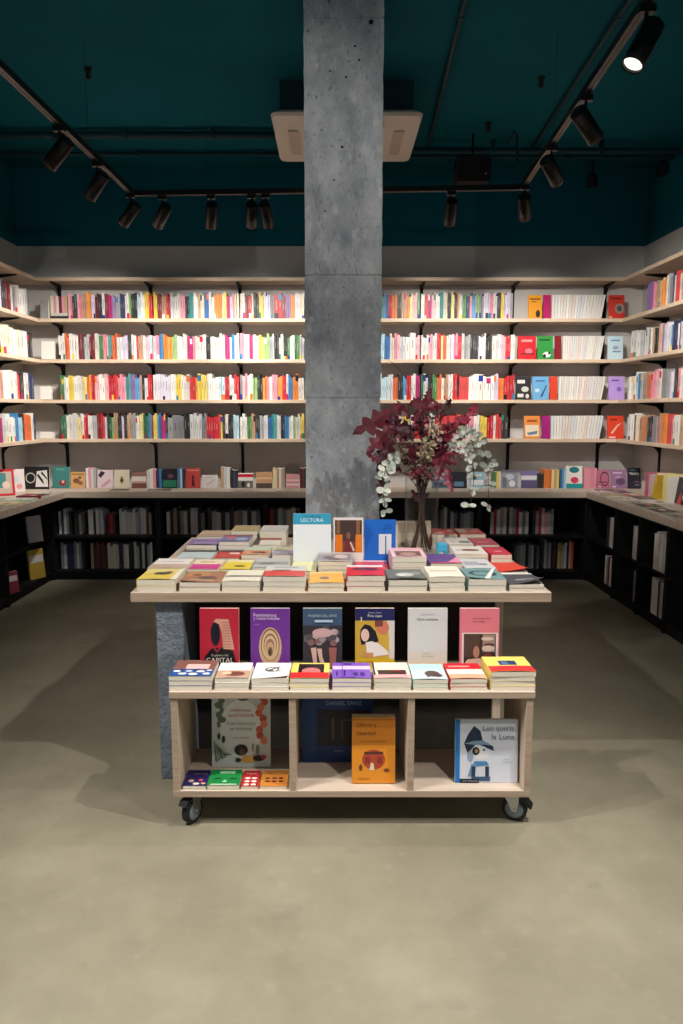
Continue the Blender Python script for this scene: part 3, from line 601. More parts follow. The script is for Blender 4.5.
# three covers standing in the middle of the table
face_out(293, 331, 514, 3.31, TZ, 'white book with a turquoise top band, standing on the table', (222, 228, 234), [('r', 0, .8, 1, 1, (52, 150, 184)), ('t', 'CLUB DE', .5, .91, .46, 'c', (20, 70, 100)), ('t', 'LECTURA', .5, .845, .6, 'c', (206, 232, 240))], t=.008, tilt=5, group='covers standing on the book table')
face_out(333.5, 363.5, 518, 3.31, TZ, 'white-framed photo book of figures between orange pillars, standing on the table', (214, 208, 208), [('r', .05, .30, .95, .95, (66, 50, 48)), ('r', .06, .3, .3, .66, (214, 116, 30)), ('r', .74, .3, .94, .66, (214, 124, 36)), ('r', .3, .3, .74, .52, (110, 66, 56)), ('e', .5, .64, .08, .07, (120, 84, 70)), ('p', [(.34, .3), (.42, .56), (.56, .56), (.66, .3)], (112, 40, 44)), ('p', [(.54, .5), (.58, .52), (.72, .34), (.66, .32)], (206, 186, 176)), ('r', .1, .68, .22, .95, (120, 92, 66)), ('r', .76, .66, .88, .95, (130, 92, 60))], t=.01, tilt=5, group='covers standing on the book table')
face_out(364.5, 396, 520, 3.31, TZ, 'blue book with a small white panel, standing on the table', (26, 98, 190), [('p', [(0, .3), (.0, .98), (.28, .72)], (22, 84, 172)), ('r', .46, .28, .86, .7, (206, 214, 222)), ('r', .66, .28, .70, .66, (60, 96, 140)), ('t', 'el faro', .66, .86, .2, 'l', (14, 60, 130)), ('t', 'del sur', .6, .8, .26, 'l', (14, 60, 130))], t=.012, tilt=5, group='covers standing on the book table')
# ------------------------------------------------------------------ shelved books, spines out
PAL = {'w': ('white', [(232, 230, 226), (216, 213, 210), (238, 235, 228), (224, 216, 206), (206, 208, 212)]), 'c': ('cream', [(232, 222, 196), (226, 212, 180)]), 'p': ('pink', [(232, 150, 168), (226, 132, 150), (238, 180, 188)]),
       'm': ('magenta', [(186, 34, 110), (170, 40, 96)]), 'r': ('red', [(200, 34, 42), (184, 28, 40), (210, 60, 60)]), 'o': ('orange', [(226, 120, 44), (232, 144, 60), (218, 98, 50)]),
       'y': ('yellow', [(236, 208, 96), (230, 200, 70), (240, 224, 150)]), 'g': ('green', [(70, 132, 70), (140, 178, 110), (40, 96, 60)]), 't': ('teal', [(44, 132, 136), (80, 150, 150)]),
       'b': ('blue', [(50, 120, 180), (90, 150, 200), (40, 96, 160)]), 'n': ('navy', [(36, 44, 84), (44, 50, 90)]), 'k': ('black', [(30, 30, 32), (40, 38, 40), (52, 48, 50)]), 's': ('grey', [(150, 150, 152), (176, 176, 178), (126, 126, 130)]),
       'v': ('violet', [(128, 96, 160), (150, 120, 170)]), 'l': ('pale blue', [(170, 206, 222), (190, 216, 226)]), 'd': ('dark red', [(110, 28, 36), (124, 40, 44)]), 'a': ('tan', [(196, 160, 124), (180, 140, 110)]),
       'e': ('lavender', [(206, 196, 222), (214, 206, 226)])}
PAL = {k_: (n_, [tuple(int(v + .12 * (205 - v)) for v in c_) for c_ in cs_]) for k_, (n_, cs_) in PAL.items()}
BANDS = [(206, 36, 44), (190, 40, 110), (40, 60, 140), (232, 196, 70), (30, 30, 34), (50, 120, 170), (230, 228, 224), (226, 120, 50), (40, 130, 110)]
SHELF = []         # every spine-out book of the wall shelves: dicts
def spine_mb(w, h, d, col, bands, mb=None, T=None):
    """w thickness, h height, d depth; spine faces -y, bottom at z=0"""
    b = mb or MB(); m = cover_mat(col); k = .0012
    b.box(-w / 2, w / 2, 0, k, 0, h, m, T)
    b.box(-w / 2, -w / 2 + k * .8, k, d, 0, h, m, T); b.box(w / 2 - k * .8, w / 2, k, d, 0, h, m, T)
    b.box(-w / 2 + k * .8, w / 2 - k * .8, k, d - .003, .0025, h - .0035, M_PAGES2, T)
    for (z0, z1, inset, c) in bands:
        b.box(-w / 2 + inset * w, w / 2 - inset * w, -.0004, 0.0002, z0 * h, z1 * h, cover_mat(c), T)
    return b
def mkbands(rr, col):
    dark = sum(col) < 330
    tx = (226, 224, 216) if dark else (70, 66, 70)
    bands = []; note = ''
    r = rr.random()
    if r < .17:
        c = rr.choice(BANDS)
        if sum(abs(a - b_) for a, b_ in zip(c, col)) > 120:
            bands.append((0, rr.uniform(.14, .26), 0, c)); note = 'foot'
            note = {0: 'red', 1: 'magenta', 2: 'blue', 3: 'yellow', 4: 'black', 5: 'blue', 6: 'white', 7: 'orange', 8: 'green'}[BANDS.index(c)] + ' foot'
    elif r < .21:
        c = rr.choice(BANDS)
        if sum(abs(a - b_) for a, b_ in zip(c, col)) > 120:
            bands.append((.72, .95, 0, c)); note = {0: 'red', 1: 'magenta', 2: 'blue', 3: 'yellow', 4: 'black', 5: 'blue', 6: 'white', 7: 'orange', 8: 'green'}[BANDS.index(c)] + ' top'
    # title and author as two printed strips
    z0_ = rr.uniform(.34, .48); bands.append((z0_, z0_ + rr.uniform(.2, .4) * (1 if z0_ < .45 else .7), .4, tuple(int(.55 * a_ + .45 * b_) for a_, b_ in zip(tx, col))))
    return bands, note
def run(row, seq, c0, c1, bay, wall, zbase, plane, rr, hmin=.188, hmax=.232, split=1.85):
    """one stretch of books from c0 to c1 along the shelf (x for the back wall, y for the side walls)"""
    items = []
    for ch in seq.replace(' ', ''):
        n = 2 if rr.random() < split - 1 else 1
        wide = ch.isupper(); ch = ch.lower()
        name, cols = PAL[ch]
        col = rr.choice(cols)
        for q in range(n):
            cc = col if rr.random() < .6 else rr.choice(cols)
            items.append([name, cc, rr.uniform(.75, 1.35) * (1.8 if wide else 1)])
    tot = sum(i[2] for i in items); L = c1 - c0
    pos = c0
    for (name, col, wgt) in items:
        w = wgt / tot * L
        bands, note = mkbands(rr, col)
        h = rr.uniform(hmin, hmax); d = rr.uniform(.135, .165)
        cpos = pos + w / 2; pos += w
        off = rr.uniform(0, .02)
        if wall == 'back': T = Matrix.Translation((cpos, plane + off, zbase + .0004))
        elif wall == 'left': T = Matrix.Translation((plane - off, cpos, zbase + .0004)) @ Matrix.Rotation(R(90), 4, 'Z')
        else: T = Matrix.Translation((plane + off, cpos, zbase + .0004)) @ Matrix.Rotation(R(-90), 4, 'Z')
        SHELF.append(dict(w=w - rr.choice([.0012, .0015, .0035]), h=h, d=d, col=col, bands=bands, note=note, name=name, T=T, bay=bay, row=row, wall=wall, pos=cpos))
PS = 6.69
def bx(px, r=0): return aty(px, [305, 347, 387, 427][r], PS).x
BAYS = {
 'A': 'left corner bay, back wall', 'B': 'second bay, back wall', 'C': 'bay left of column', 'D': 'bay right of column', 'E': 'second bay right of column'}
rows = [
 (0, 'A', 68, 152, 'p k p a o e d k w d m v s n w g k l w y r'), (0, 'B', 153, 239, 'y d a r w w p k t w a c b w o o y m p c'), (0, 'C', 240, 304, 'w d r c k y e e s R d v o w c'),
 (0, 'D', 379.5, 420, 't b r o k a o y p g'), (0, 'E', 421, 513, 'w r m p w t c k y k o w g n p b g s e e p w k y e e s'),
 (1, 'A', 58, 152, 'w w o w w d k s d w g p t o w e k w r a w p l'), (1, 'B', 153, 239, 'p b o o g w w m p w w k w w w m w b w'), (1, 'C', 240, 304, 'p w m w y g s k w k g w g s'),
 (1, 'D', 379.5, 420, 'l b w p w W p'), (1, 'E', 421, 515, 'w w p w r y o w e p r s s k k e w k k w w p r w'),
 (2, 'A', 60, 152, 'g w y w w y o r p w p r r p p t v b a k w r'), (2, 'B', 153, 239, 'w e w e w y w w r o y y w w l r w r'), (2, 'C', 240, 304, 's p w g k o p w p o r w b o w'),
 (2, 'D', 379.5, 420, 'l l w o k b r w m'), (2, 'E', 421, 515, 'g w k g o w a w r k r r w w W W e o r r'),
 (3, 'A', 61, 152, 'g w w w y w r w s d r w k g a k e k a s w y g t v'), (3, 'B', 153, 239, 'y b m k S S k W w s r r r y k w k l'), (3, 'C', 240, 304, 'w w g a k s w b t w k b w g w y'),
 (3, 'D', 379.5, 420, 'w r k m c y w r'), (3, 'E', 421, 508, 'k r w r r r r y g p w y r w r k'),
]
rr = random.Random(21)
zrow = [SZ[1], SZ[2], SZ[3], SZ[4]]
for (r, bay, p0, p1, seq) in rows:
    run(r, seq, bx(p0, r), bx(p1, r), BAYS[bay], 'back', zrow[r], PS, rr)
def ly(px): return atx(px, 400, XSL - .02).y
def ry(px): return atx(px, 400, XSR + .02).y
lrows = ['w w s w e k d w s w w s', 'w a k k c c w c w k', 'r w w p a w w w w r k w w n', 'p v m w w w w b l k o o w n']
for r, seq in enumerate(lrows):
    run(r, 's w p a k w c r w s w e p w', 4.75, 5.64, 'left wall shelf', 'left', zrow[r], XSL - .02, rr)
    run(r, seq, 5.64, 6.55, 'left wall shelf', 'left', zrow[r], XSL - .02, rr)
rrows = ['r w p a k a w r r w n s w w o c a a p v m v', 'p w w s e k w n n b w e s p a k a w s w w s', 'R R w p k w e s s w p p a o a s n b', 'w c a w p r o a r s p k a o a o c']
for r, seq in enumerate(rrows):
    run(r, 'w s p k a w c r n w e', 4.65, 5.36, 'right wall shelf', 'right', zrow[r], XSR + .02, rr)
    run(r, seq, 5.36, [6.22, 6.25, 6.3, 6.3][r], 'right wall shelf', 'right', zrow[r], XSR + .02, rr)
    if r: run(r, ['', 'W W', 'l w W W', 'n w w e'][r], [6.25, 6.25, 6.3, 6.3][r], 6.5, 'right wall shelf', 'right', zrow[r], XSR + .02, rr)
# leaning fans of slim white volumes at the right of the back wall
for r, (p0, p1) in enumerate([(552, 602), (563, 601), (559, 602), (551, 600)]):
    x0, x1 = bx(p0, r), bx(p1, r); n = 18
    for i in range(n):
        w = (x1 - x0) / n - .003; a = 9.0 * i / n
        x = x0 + (x1 - x0) * (i + .5) / n
        T = Matrix.Translation((x - w / 2, PS, zrow[r] + .0005)) @ Matrix.Rotation(R(a), 4, 'Y') @ Matrix.Translation((w / 2, 0, w * math.sin(R(a)) * 0 + .0))
        T = Matrix.Translation((0, 0, w * math.sin(R(a)))) @ T
        col = rr.choice([(234, 230, 224), (226, 220, 214), (238, 236, 230), (230, 214, 206), (222, 224, 228)])
        SHELF.append(dict(w=w, h=.205, d=.13, col=col, bands=[], note='', name='slim white', T=T, bay='white fan near right corner', row=r, wall='back', pos=x))
# ordinals by colour within each bay and row, counted from the left
from collections import defaultdict
cnt = defaultdict(int)
for s in sorted(SHELF, key=lambda s: (s['row'], s['bay'], s['pos'] if s['wall'] != 'right' else -s['pos'])):
    key = (s['row'], s['bay'], s['name']); cnt[key] += 1; s['ord'] = cnt[key]
for s in SHELF:
    c = s['T'] @ Vector((0, 0, s['h'] / 2))
    px, py, d = proj(*c)
    n = (s['T'].to_3x3() @ Vector((0, -1, 0)))
    view = (Vector((0, 0, H)) - c).normalized()
    s['area'] = s['w'] * s['h'] * max(.02, n.dot(view)) / d ** 2
    hid = (304 < px < 382) if s['wall'] == 'back' else False
    if not (0 < px < 683) or hid: s['area'] = -1
    if s['row'] == 3 and s['wall'] == 'back' and 385 < px < 470: s['area'] *= .3
SHELF.sort(key=lambda s: -s['area'])
rown2 = ['top row', 'second row', 'third row', 'fourth row']
rest = MB()
def ordn(n): return ORD[n] if n < len(ORD) else f'{n}th'
for i, s in enumerate(SHELF):
    if i < 300 and s['area'] > 0:
        b = spine_mb(s['w'], s['h'], s['d'], s['col'], s['bands'])
        o = b.build('shelved_book'); o.matrix_world = s['T']
        note = f" with {s['note']}" if s['note'] else ''
        side = 'from left' 
        tag(o, f"{ordn(s['ord'])} {s['name']} book {side}{note}, {rown2[s['row']]}, {s['bay']}", 'book', 'books standing spine out on the wall shelves')
    else:
        spine_mb(s['w'], s['h'], s['d'], s['col'], s['bands'], rest, s['T'])
tag(rest.build('shelved_books'), 'the many other thin books standing spine out between these on the wall shelves', 'books', None, 'stuff')
# plain face-out books on the wall shelves
def FO(r, p0, p1, lab, col, art=(), tilt=8, t=.014, h=None, hh=.205):
    x0_, x1_ = bx(p0, r), bx(p1, r)
    make_book('face_out_book', lab, ((x0_ + x1_) / 2, PS, zrow[r] + .0004), (R(90 - tilt), 0, 0), x1_ - x0_, hh, t, col, art, 0.0, group='books shown face out on the wall shelves')
FO(0, 528.5, 542, 'orange book face out on the top book row, right of the last bay', (226, 150, 34), [('r', .1, .8, .9, .86, (120, 70, 20)), ('e', .7, .2, .16, .16, (50, 40, 30)), ('r', .2, .7, .6, .74, (140, 84, 24))])
FO(0, 543.5, 550.5, 'narrow magenta book face out beside the white fan, top book row', (176, 28, 96), [], t=.02)
FO(0, 609, 624.5, 'red book with a grey disc, face out by the right corner, top book row', (206, 60, 48), [('e', .68, .42, .3, .22, (150, 140, 136)), ('e', .68, .42, .16, .12, (90, 84, 84)), ('r', .08, .82, .8, .88, (110, 30, 30)), ('r', .0, 0, .2, .1, (236, 170, 140))])
FO(1, 518, 536, 'red book with a pink scrawl, face out on the second book row', (206, 28, 40), [('r', .2, .75, .8, .85, (236, 150, 150)), ('e', .6, .35, .2, .12, (240, 120, 130)), ('r', .15, .2, .9, .26, (120, 16, 30))])
FO(1, 537.5, 553, 'green book with a cow picture, face out on the second book row', (46, 148, 62), [('r', .1, .8, .8, .87, (16, 70, 30)), ('e', .6, .2, .25, .12, (236, 236, 232)), ('e', .45, .14, .1, .08, (30, 30, 30)), ('e', .75, .26, .07, .06, (30, 30, 30))])
FO(1, 555, 561, 'narrow dark red book face out beside the white fan, second book row', (130, 24, 36), [], t=.02)
FO(1, 608, 623, 'pale blue book face out by the right corner, second book row', (198, 222, 232), [('r', .2, .78, .8, .84, (110, 150, 180)), ('r', .3, .3, .85, .36, (120, 140, 160)), ('e', .5, .5, .2, .08, (150, 170, 186))])
FO(2, 516, 531, 'black and white patterned book face out on the third book row', (40, 40, 42), [('r', .1, .7, .6, .86, (220, 218, 214)), ('e', .6, .45, .25, .12, (206, 204, 200)), ('r', .1, .1, .5, .25, (220, 220, 216)), ('e', .75, .15, .12, .1, (206, 206, 204))])
FO(2, 532.5, 548.5, 'sky blue book face out on the third book row', (110, 172, 220), [('r', .2, .78, .8, .84, (50, 96, 150)), ('p', [(.6, .1), (.9, .6), (.86, .64), (.5, .14)], (40, 70, 120)), ('e', .3, .4, .16, .08, (190, 220, 236))])
FO(2, 550, 557, 'narrow orange-red book face out beside the white fan, third book row', (222, 66, 40), [], t=.02)
FO(2, 609, 624.5, 'lavender book face out by the right corner, third book row', (188, 156, 226), [('r', .15, .8, .65, .87, (120, 80, 170)), ('e', .65, .45, .16, .1, (140, 104, 190))])
FO(3, 524, 540, 'orange book with a boat picture, face out on the fourth book row', (226, 140, 70), [('r', .08, .1, .92, .6, (236, 216, 190)), ('p', [(.15, .25), (.85, .35), (.8, .2), (.3, .15)], (110, 130, 150)), ('r', .2, .74, .8, .82, (150, 70, 30))])
FO(3, 542, 550, 'narrow purple-magenta book face out beside the white fan, fourth book row', (164, 30, 120), [], t=.02)
FO(3, 607.5, 623.5, 'orange-red book with a pale diver, face out by the right corner, fourth book row', (226, 70, 44), [('p', [(.2, .25), (.6, .6), (.9, .7), (.62, .5), (.3, .2)], (236, 190, 170)), ('r', .15, .8, .6, .86, (140, 36, 24)), ('r', .1, .03, .5, .09, (240, 220, 210))])
# pale blocks in the left corner, and the stack lying flat there
for r, (p0, p1, hh, lab) in enumerate([(41, 49, .155, 'grey book standing in the left corner, top book row'), (42, 55, .155, 'pale white box-like book in the left corner, second book row'), (41, 52, .115, 'bright white square book in the left corner, third book row'), (41, 54, .06, 'low white book in the left corner, fourth book row')]):
    FO(r, p0, p1, lab, (150, 148, 146) if r == 0 else (232, 226, 218), [], 6, .03, hh=hh)
x0, x1 = bx(50), bx(67)
zz = zrow[0] + .0004
for q, (c, lab) in enumerate([((40, 38, 40), 'black book lying flat at the bottom of the left corner stack, top row'), ((200, 196, 192), 'pale grey book lying flat over the black one, left corner, top row')]):
    b = MB(); spine_mb(.025, x1 - x0, .15, c, [], b, Matrix.Rotation(R(90), 4, 'Y')); o = b.build('shelved_book'); o.location = (x0, PS + .005, zz + .0125)
    tag(o, lab, 'book', 'books stacked in the left corner'); zz += .0256
for q, (px, c) in enumerate([(51.6, 'c'), (54.6, 'p'), (57, 'w'), (60, 'd'), (63, 'p'), (65.6, 'a')]):
    nm, cols = PAL[c]
    o = spine_mb(.024, .145, .14, cols[0], []).build('shelved_book'); o.location = (bx(px), PS + .005, zz + .0004)
    tag(o, f'short {nm} book standing on the flat pair, left corner, top row' + (', right one' if q == 4 else ''), 'book', 'books stacked in the left corner')

# ------------------------------------------------------------------ books along the back of the worktops
YK = 6.70
def CF(p0, p1, ptop, lab, col, art=(), t=.015, tilt=9, spine=None):
    face_out(p0, p1, ptop, YK, ZT, lab, col, art, t=t, tilt=tilt, group='books standing along the back worktop')
def CS_(p0, p1, ptop, seqs, place):
    n = len(seqs); x0 = aty(p0, 480, YK).x; x1 = aty(p1, 480, YK).x
    h = aty(p0, ptop, YK).z - ZT; seen = defaultdict(int)
    for i, ch in enumerate(seqs):
        nm, cols = PAL[ch]; w = (x1 - x0) / n
        seen[nm] += 1
        o = spine_mb(w - .0008, h * random.uniform(.94, 1.0), .14, random.choice(cols), []).build('worktop_book')
        o.location = (x0 + w * (i + .5), YK, ZT + .0004)
        lab = f'{nm} spine-out book on the back worktop, {place}'
        if seqs.count(ch) > 1: lab = f'{ORD[seen[nm]]} {nm} book from left, back worktop, {place}'
        tag(o, lab, 'book', 'books standing along the back worktop')
CF(52, 69, 467, 'teal book with a red figure on the back worktop, left corner', (64, 130, 126), [('e', .6, .25, .22, .14, (150, 50, 54)), ('e', .62, .3, .08, .07, (220, 190, 180)), ('r', .2, .85, .7, .9, (110, 170, 160))])
CF(70.5, 84.5, 472, 'tan book with a brown drawing on the back worktop', (206, 164, 110), [('e', .4, .45, .24, .16, (130, 86, 60)), ('e', .7, .3, .18, .12, (150, 96, 70)), ('r', .05, .8, .95, .9, (170, 120, 70)), ('e', .65, .65, .12, .08, (110, 76, 60))])
CS_(86, 96, 468, 'wpws', 'beside the tan drawing book')
CF(97, 112.5, 470, 'pale pink book with a black leaf on the back worktop', (222, 202, 208), [('p', [(.05, .7), (.25, .95), (.5, .85), (.4, .72), (.2, .55)], (50, 44, 50)), ('p', [(.2, .1), (.8, .5), (.9, .4), (.4, .05)], (206, 160, 170))])
CF(114, 129, 470, 'cream book with a small brown figure on the back worktop', (216, 208, 186), [('e', .5, .42, .13, .12, (100, 84, 50)), ('e', .5, .58, .06, .05, (70, 54, 44)), ('p', [(.45, .3), (.55, .3), (.5, .2)], (150, 120, 70))])
CF(131.5, 146, 472, 'book with a white top and brown landscape on the back worktop', (190, 150, 150), [('r', 0, .42, 1, .72, (222, 210, 206)), ('r', 0, 0, 1, .3, (120, 78, 68)), ('r', 0, .72, 1, 1, (140, 104, 96))])
CS_(147, 156, 469, 'wwp', 'right of the brown landscape book')
CS_(157, 161.5, 469, 'nb', 'left of the dark and green book')
CF(162, 177, 469, 'dark book with a green lower half on the back worktop', (36, 34, 44), [('r', .05, .05, .95, .42, (44, 122, 92)), ('e', .55, .62, .2, .12, (110, 70, 84))])
CS_(178, 184.5, 468, 'bln', 'right of the dark and green book')
CF(185.5, 200, 468, 'brick red book with a dark figure on the back worktop', (186, 72, 66), [('p', [(.4, .1), (.46, .5), (.56, .5), (.64, .1)], (70, 24, 30)), ('e', .5, .56, .1, .07, (80, 30, 34)), ('r', .1, .85, .9, .9, (220, 150, 140))])
CF(202, 217.5, 475, 'off-white book with faint pink drawing on the back worktop', (214, 208, 206), [('p', [(.3, .2), (.8, .6), (.75, .65), (.25, .25)], (206, 150, 150)), ('r', .2, .8, .6, .84, (150, 140, 140))])
CS_(221, 230, 467, 'aww', 'right of the off-white book')
CS_(231, 237.5, 470, 'knk', 'left of the red-topped photo book')
CF(238, 253, 473, 'white book with red top band and black photo on the back worktop', (230, 224, 218), [('r', 0, .72, 1, .92, (196, 24, 50)), ('r', .0, 0, 1, .48, (110, 110, 104)), ('e', .35, .25, .14, .2, (40, 40, 40)), ('e', .7, .2, .1, .14, (220, 216, 210))])
CF(256, 272, 472, 'tan landscape book on the back worktop', (190, 148, 110), [('r', 0, 0, 1, .3, (84, 74, 66)), ('r', 0, .55, 1, .65, (220, 186, 146))])
CS_(273, 285, 468, 'ycawas', 'right of the tan landscape book')
CF(286, 299, 474, 'rose book with white stripes on the back worktop', (204, 146, 148), [('r', 0, .2, 1, .3, (232, 214, 212)), ('r', 0, .5, 1, .6, (226, 196, 196))])
CS_(300, 306, 468, 'kdk', 'next to the column')
CF(432, 449, 474, 'grey-blue photo book behind the flowers on the back worktop', (110, 126, 150), [('r', 0, .6, 1, 1, (160, 176, 196)), ('r', .1, .1, .9, .4, (70, 80, 96))])
CF(451, 467, 472, 'black book behind the flowers on the back worktop', (40, 42, 52), [('r', .2, .1, .8, .4, (96, 130, 160))])
CF(470, 485, 472, 'pale blue book behind the hanging leaves on the back worktop', (150, 184, 204), [('r', .1, .2, .9, .5, (226, 230, 230))])
CS_(494, 501, 472, 'gyc', 'right of the hanging leaves')
CF(502, 518, 470, 'silver-grey photo book on the back worktop, right side', (150, 154, 168), [('e', .5, .62, .28, .16, (196, 200, 212)), ('e', .65, .25, .2, .18, (226, 226, 232)), ('r', 0, .85, 1, 1, (110, 104, 120)), ('r', .05, .05, .3, .6, (110, 116, 130))])
CF(521.5, 537, 471, 'violet book with a white band on the back worktop', (128, 116, 166), [('r', 0, .48, 1, .72, (230, 228, 232)), ('r', 0, 0, 1, .42, (96, 90, 130))])
CS_(538, 543.5, 473, 'kk', 'right of the violet book')
CS_(544, 559, 469, 'oooyay', 'in the orange group')
CS_(560, 566, 469, 'bbl', 'right of the orange group')
CF(566.5, 583, 466, 'white book with teal tree and pink dome on the back worktop', (230, 228, 222), [('e', .5, .82, .3, .14, (30, 120, 130)), ('r', 0, 0, 1, .2, (40, 150, 156)), ('e', .52, .36, .24, .14, (216, 60, 96))])
CS_(584, 596.5, 468, 'pppppp', 'right of the teal tree book')
CF(597.5, 610, 470, 'pink book with a dark arc on the back worktop', (186, 110, 136), [('o', .6, .5, .36, .4, .16, (60, 34, 50)), ('r', .1, .3, .8, .36, (110, 50, 80)), ('r', .1, .05, .3, .1, (236, 220, 226))])
CF(611.5, 627, 470, 'mauve book with grey print on the back worktop, right corner', (158, 120, 156), [('r', .1, .8, .7, .86, (226, 206, 226)), ('e', .6, .35, .3, .2, (104, 80, 110)), ('r', .08, .04, .3, .1, (236, 226, 236)), ('e', .45, .6, .2, .08, (190, 150, 186))])
face_out(628.5, 641, 468, 6.66, ZT, 'dark book with white capital lettering on the worktop, right corner', (44, 42, 52), [('t', 'TRANS', .08, .66, .84, 'l', (232, 232, 228)), ('t', 'FORMAS', .2, .86, .6, 'l', (90, 150, 150)), ('r', .5, .3, .9, .36, (120, 80, 110)), ('r', .55, .15, .9, .2, (120, 120, 120))], t=.015, tilt=9, group='books standing along the back worktop')
# --- right worktop: standing books near the wall
def RS(px, w, h, col, lab, lean=0, Xp=2.56):
    y = atx(px, 480, Xp).y
    o = spine_mb(w, h, .15, col, []).build('worktop_book'); o.location = (Xp, y, ZT + .0004 + (w / 2 * abs(math.sin(R(lean))) if lean else 0)); o.rotation_euler = (0, 0, R(-90))
    if lean: o.rotation_euler = (Matrix.Rotation(R(-90), 4, 'Z') @ Matrix.Rotation(R(lean), 4, 'Y')).to_euler()
    tag(o, lab, 'book', 'books standing on the right worktop')
RS(646.5, .045, .2, (190, 100, 124), 'pink book standing on the right worktop near the corner')
RS(650, .04, .19, (206, 180, 190), 'pale rose book standing on the right worktop by the pink one')
RS(653, .04, .21, (222, 184, 60), 'yellow book leaning over on the right worktop', 20)
RS(664.5, .045, .215, (232, 222, 150), 'cream-yellow upright book on the right worktop')
RS(668.5, .03, .2, (236, 232, 222), 'white upright book on the right worktop beside the cream-yellow one')
y = atx(676, 480, 2.6).y
make_book('face_out_book', 'dark photo book standing face out on the right worktop', (2.62, y - .075, ZT + .0004), (R(82), 0, R(-90)), .2, .2, .014, (54, 44, 54), [('p', [(.2, 0), (.4, .5), (.55, .0)], (206, 80, 60)), ('e', .55, .7, .2, .15, (90, 76, 90)), ('e', .7, .3, .16, .14, (196, 170, 160))], 0.0, group='books standing on the right worktop')
make_book('face_out_book', 'bright blue book with a pink dot on the right worktop', (2.60, y - .30, ZT + .0004), (R(80), 0, R(-80)), .17, .18, .014, (40, 120, 206), [('e', .6, .5, .26, .24, (206, 110, 150))], 0.0, group='books standing on the right worktop')
# --- left worktop: standing books near the wall
def LF(px, Y, X_, w, h, rz, lab, col, art=()):
    make_book('face_out_book', lab, (X_, Y, ZT + .0004), (R(82), 0, R(rz)), w, h, .015, col, art, 0.0, group='books standing on the left worktop')
LF(36, 6.62, aty(37, 480, 6.62).x, .225, .2, 0, 'black and white zebra-patterned book on the worktop, left corner', (36, 34, 36), [('p', [(.45, .1), (.5, .8), (.9, .85), (.95, .1)], (226, 224, 220)), ('p', [(.55, .7), (.75, .4), (.8, .2), (.7, .3), (.5, .6)], (40, 40, 42)), ('p', [(.7, .8), (.9, .5), (.92, .4), (.66, .7)], (40, 40, 42)), ('o', .25, .5, .2, .24, .2, (190, 188, 184))])
LF(17, 6.36, aty(17.5, 480, 6.36).x, .115, .2, 30, 'pale book with red and blue wash on the left worktop', (222, 210, 208), [('e', .4, .55, .2, .14, (190, 206, 214)), ('e', .6, .25, .2, .12, (220, 150, 150))])
LF(5, 6.1, aty(4, 480, 6.1).x, .16, .22, 34, 'red-framed book with a teal picture on the left worktop', (196, 40, 50), [('r', .12, .08, .88, .9, (190, 170, 160)), ('r', .2, .3, .6, .85, (70, 130, 130)), ('e', .6, .4, .2, .14, (220, 196, 180))])
# --- flat leaflets and magazines on the worktops
def flatmag(loc, w, h, t, rz, col, lab, seed, grp):
    make_book('magazine', lab, loc, (0, 0, R(rz)), w, h, t, col, gen_art(seed, [(226, 222, 216), (120, 110, 106), (60, 60, 66), (190, 80, 80), (210, 190, 150)]), group=grp, cat='magazine')
cl = [((206, 200, 190), 'pale grey'), ((222, 216, 204), 'cream'), ((110, 26, 52), 'burgundy'), ((216, 210, 200), 'ivory'), ((190, 200, 186), 'pale green'), ((196, 190, 184), 'grey'), ((206, 190, 130), 'yellowish'), ((228, 226, 222), 'white'), ((206, 190, 176), 'beige'), ((190, 200, 204), 'pale blue'), ((226, 214, 150), 'pale yellow'), ((200, 196, 200), 'silver')]
k = 0
for j in range(6):
    for i in range(2):
        (c, nm) = cl[k]
        y = 6.22 - j * .235; x = -2.44 - i * .19
        if i == 1 and j < 2: k += 1; continue
        flatmag((x, y, ZT + .0004), .165, .205, .012 + .004 * (k % 3), 90 + [0, 4, -3][k % 3], c, f'{nm} magazine lying on the left worktop, {"wall" if i else "edge"} side, {ORD[j + 1]} from the corner', 100 + k, 'magazines lying on the left worktop'); k += 1
rl = [((206, 190, 196), 'pale mauve'), ((140, 110, 130), 'plum'), ((190, 184, 150), 'olive-cream'), ((204, 120, 116), 'coral'), ((222, 216, 204), 'ivory'), ((110, 112, 108), 'grey'), ((186, 196, 190), 'pale green'), ((226, 222, 214), 'white'), ((84, 96, 96), 'slate'), ((206, 196, 176), 'sand'), ((60, 62, 66), 'charcoal'), ((216, 206, 202), 'pale rose'), ((150, 150, 146), 'mid grey'), ((214, 200, 170), 'cream')]
k = 0
for j in range(7):
    for i in range(2):
        (c, nm) = rl[k]
        y = 6.27 - j * .235; x = 2.292 + i * .162
        if i == 1 and j > 4: k += 1; continue
        flatmag((x, y, ZT + .0004), .215, .15, .010 + .004 * (k % 3), -90 + [0, 3, -4][k % 3], c, f'{nm} magazine lying on the right worktop, {"wall" if i else "edge"} side, {ORD[j + 1]} from the corner', 200 + k, 'magazines lying on the right worktop'); k += 1
for (px, w, h, c, nm) in [(120, .16, .12, (60, 56, 52), 'dark'), (160, .2, .12, (90, 86, 80), 'grey'), (243, .2, .12, (206, 196, 190), 'pale pink'), (288, .2, .13, (222, 216, 204), 'cream'), (560, .16, .12, (214, 208, 200), 'ivory'), (610, .24, .13, (170, 130, 150), 'mauve')]:
    p = aty(px, 490, 6.5)
    flatmag((p.x, 6.49, ZT + .0004), w, h, .009, 2, c, f'{nm} leaflet lying at the front edge of the back worktop', int(px), 'leaflets lying on the back worktop')
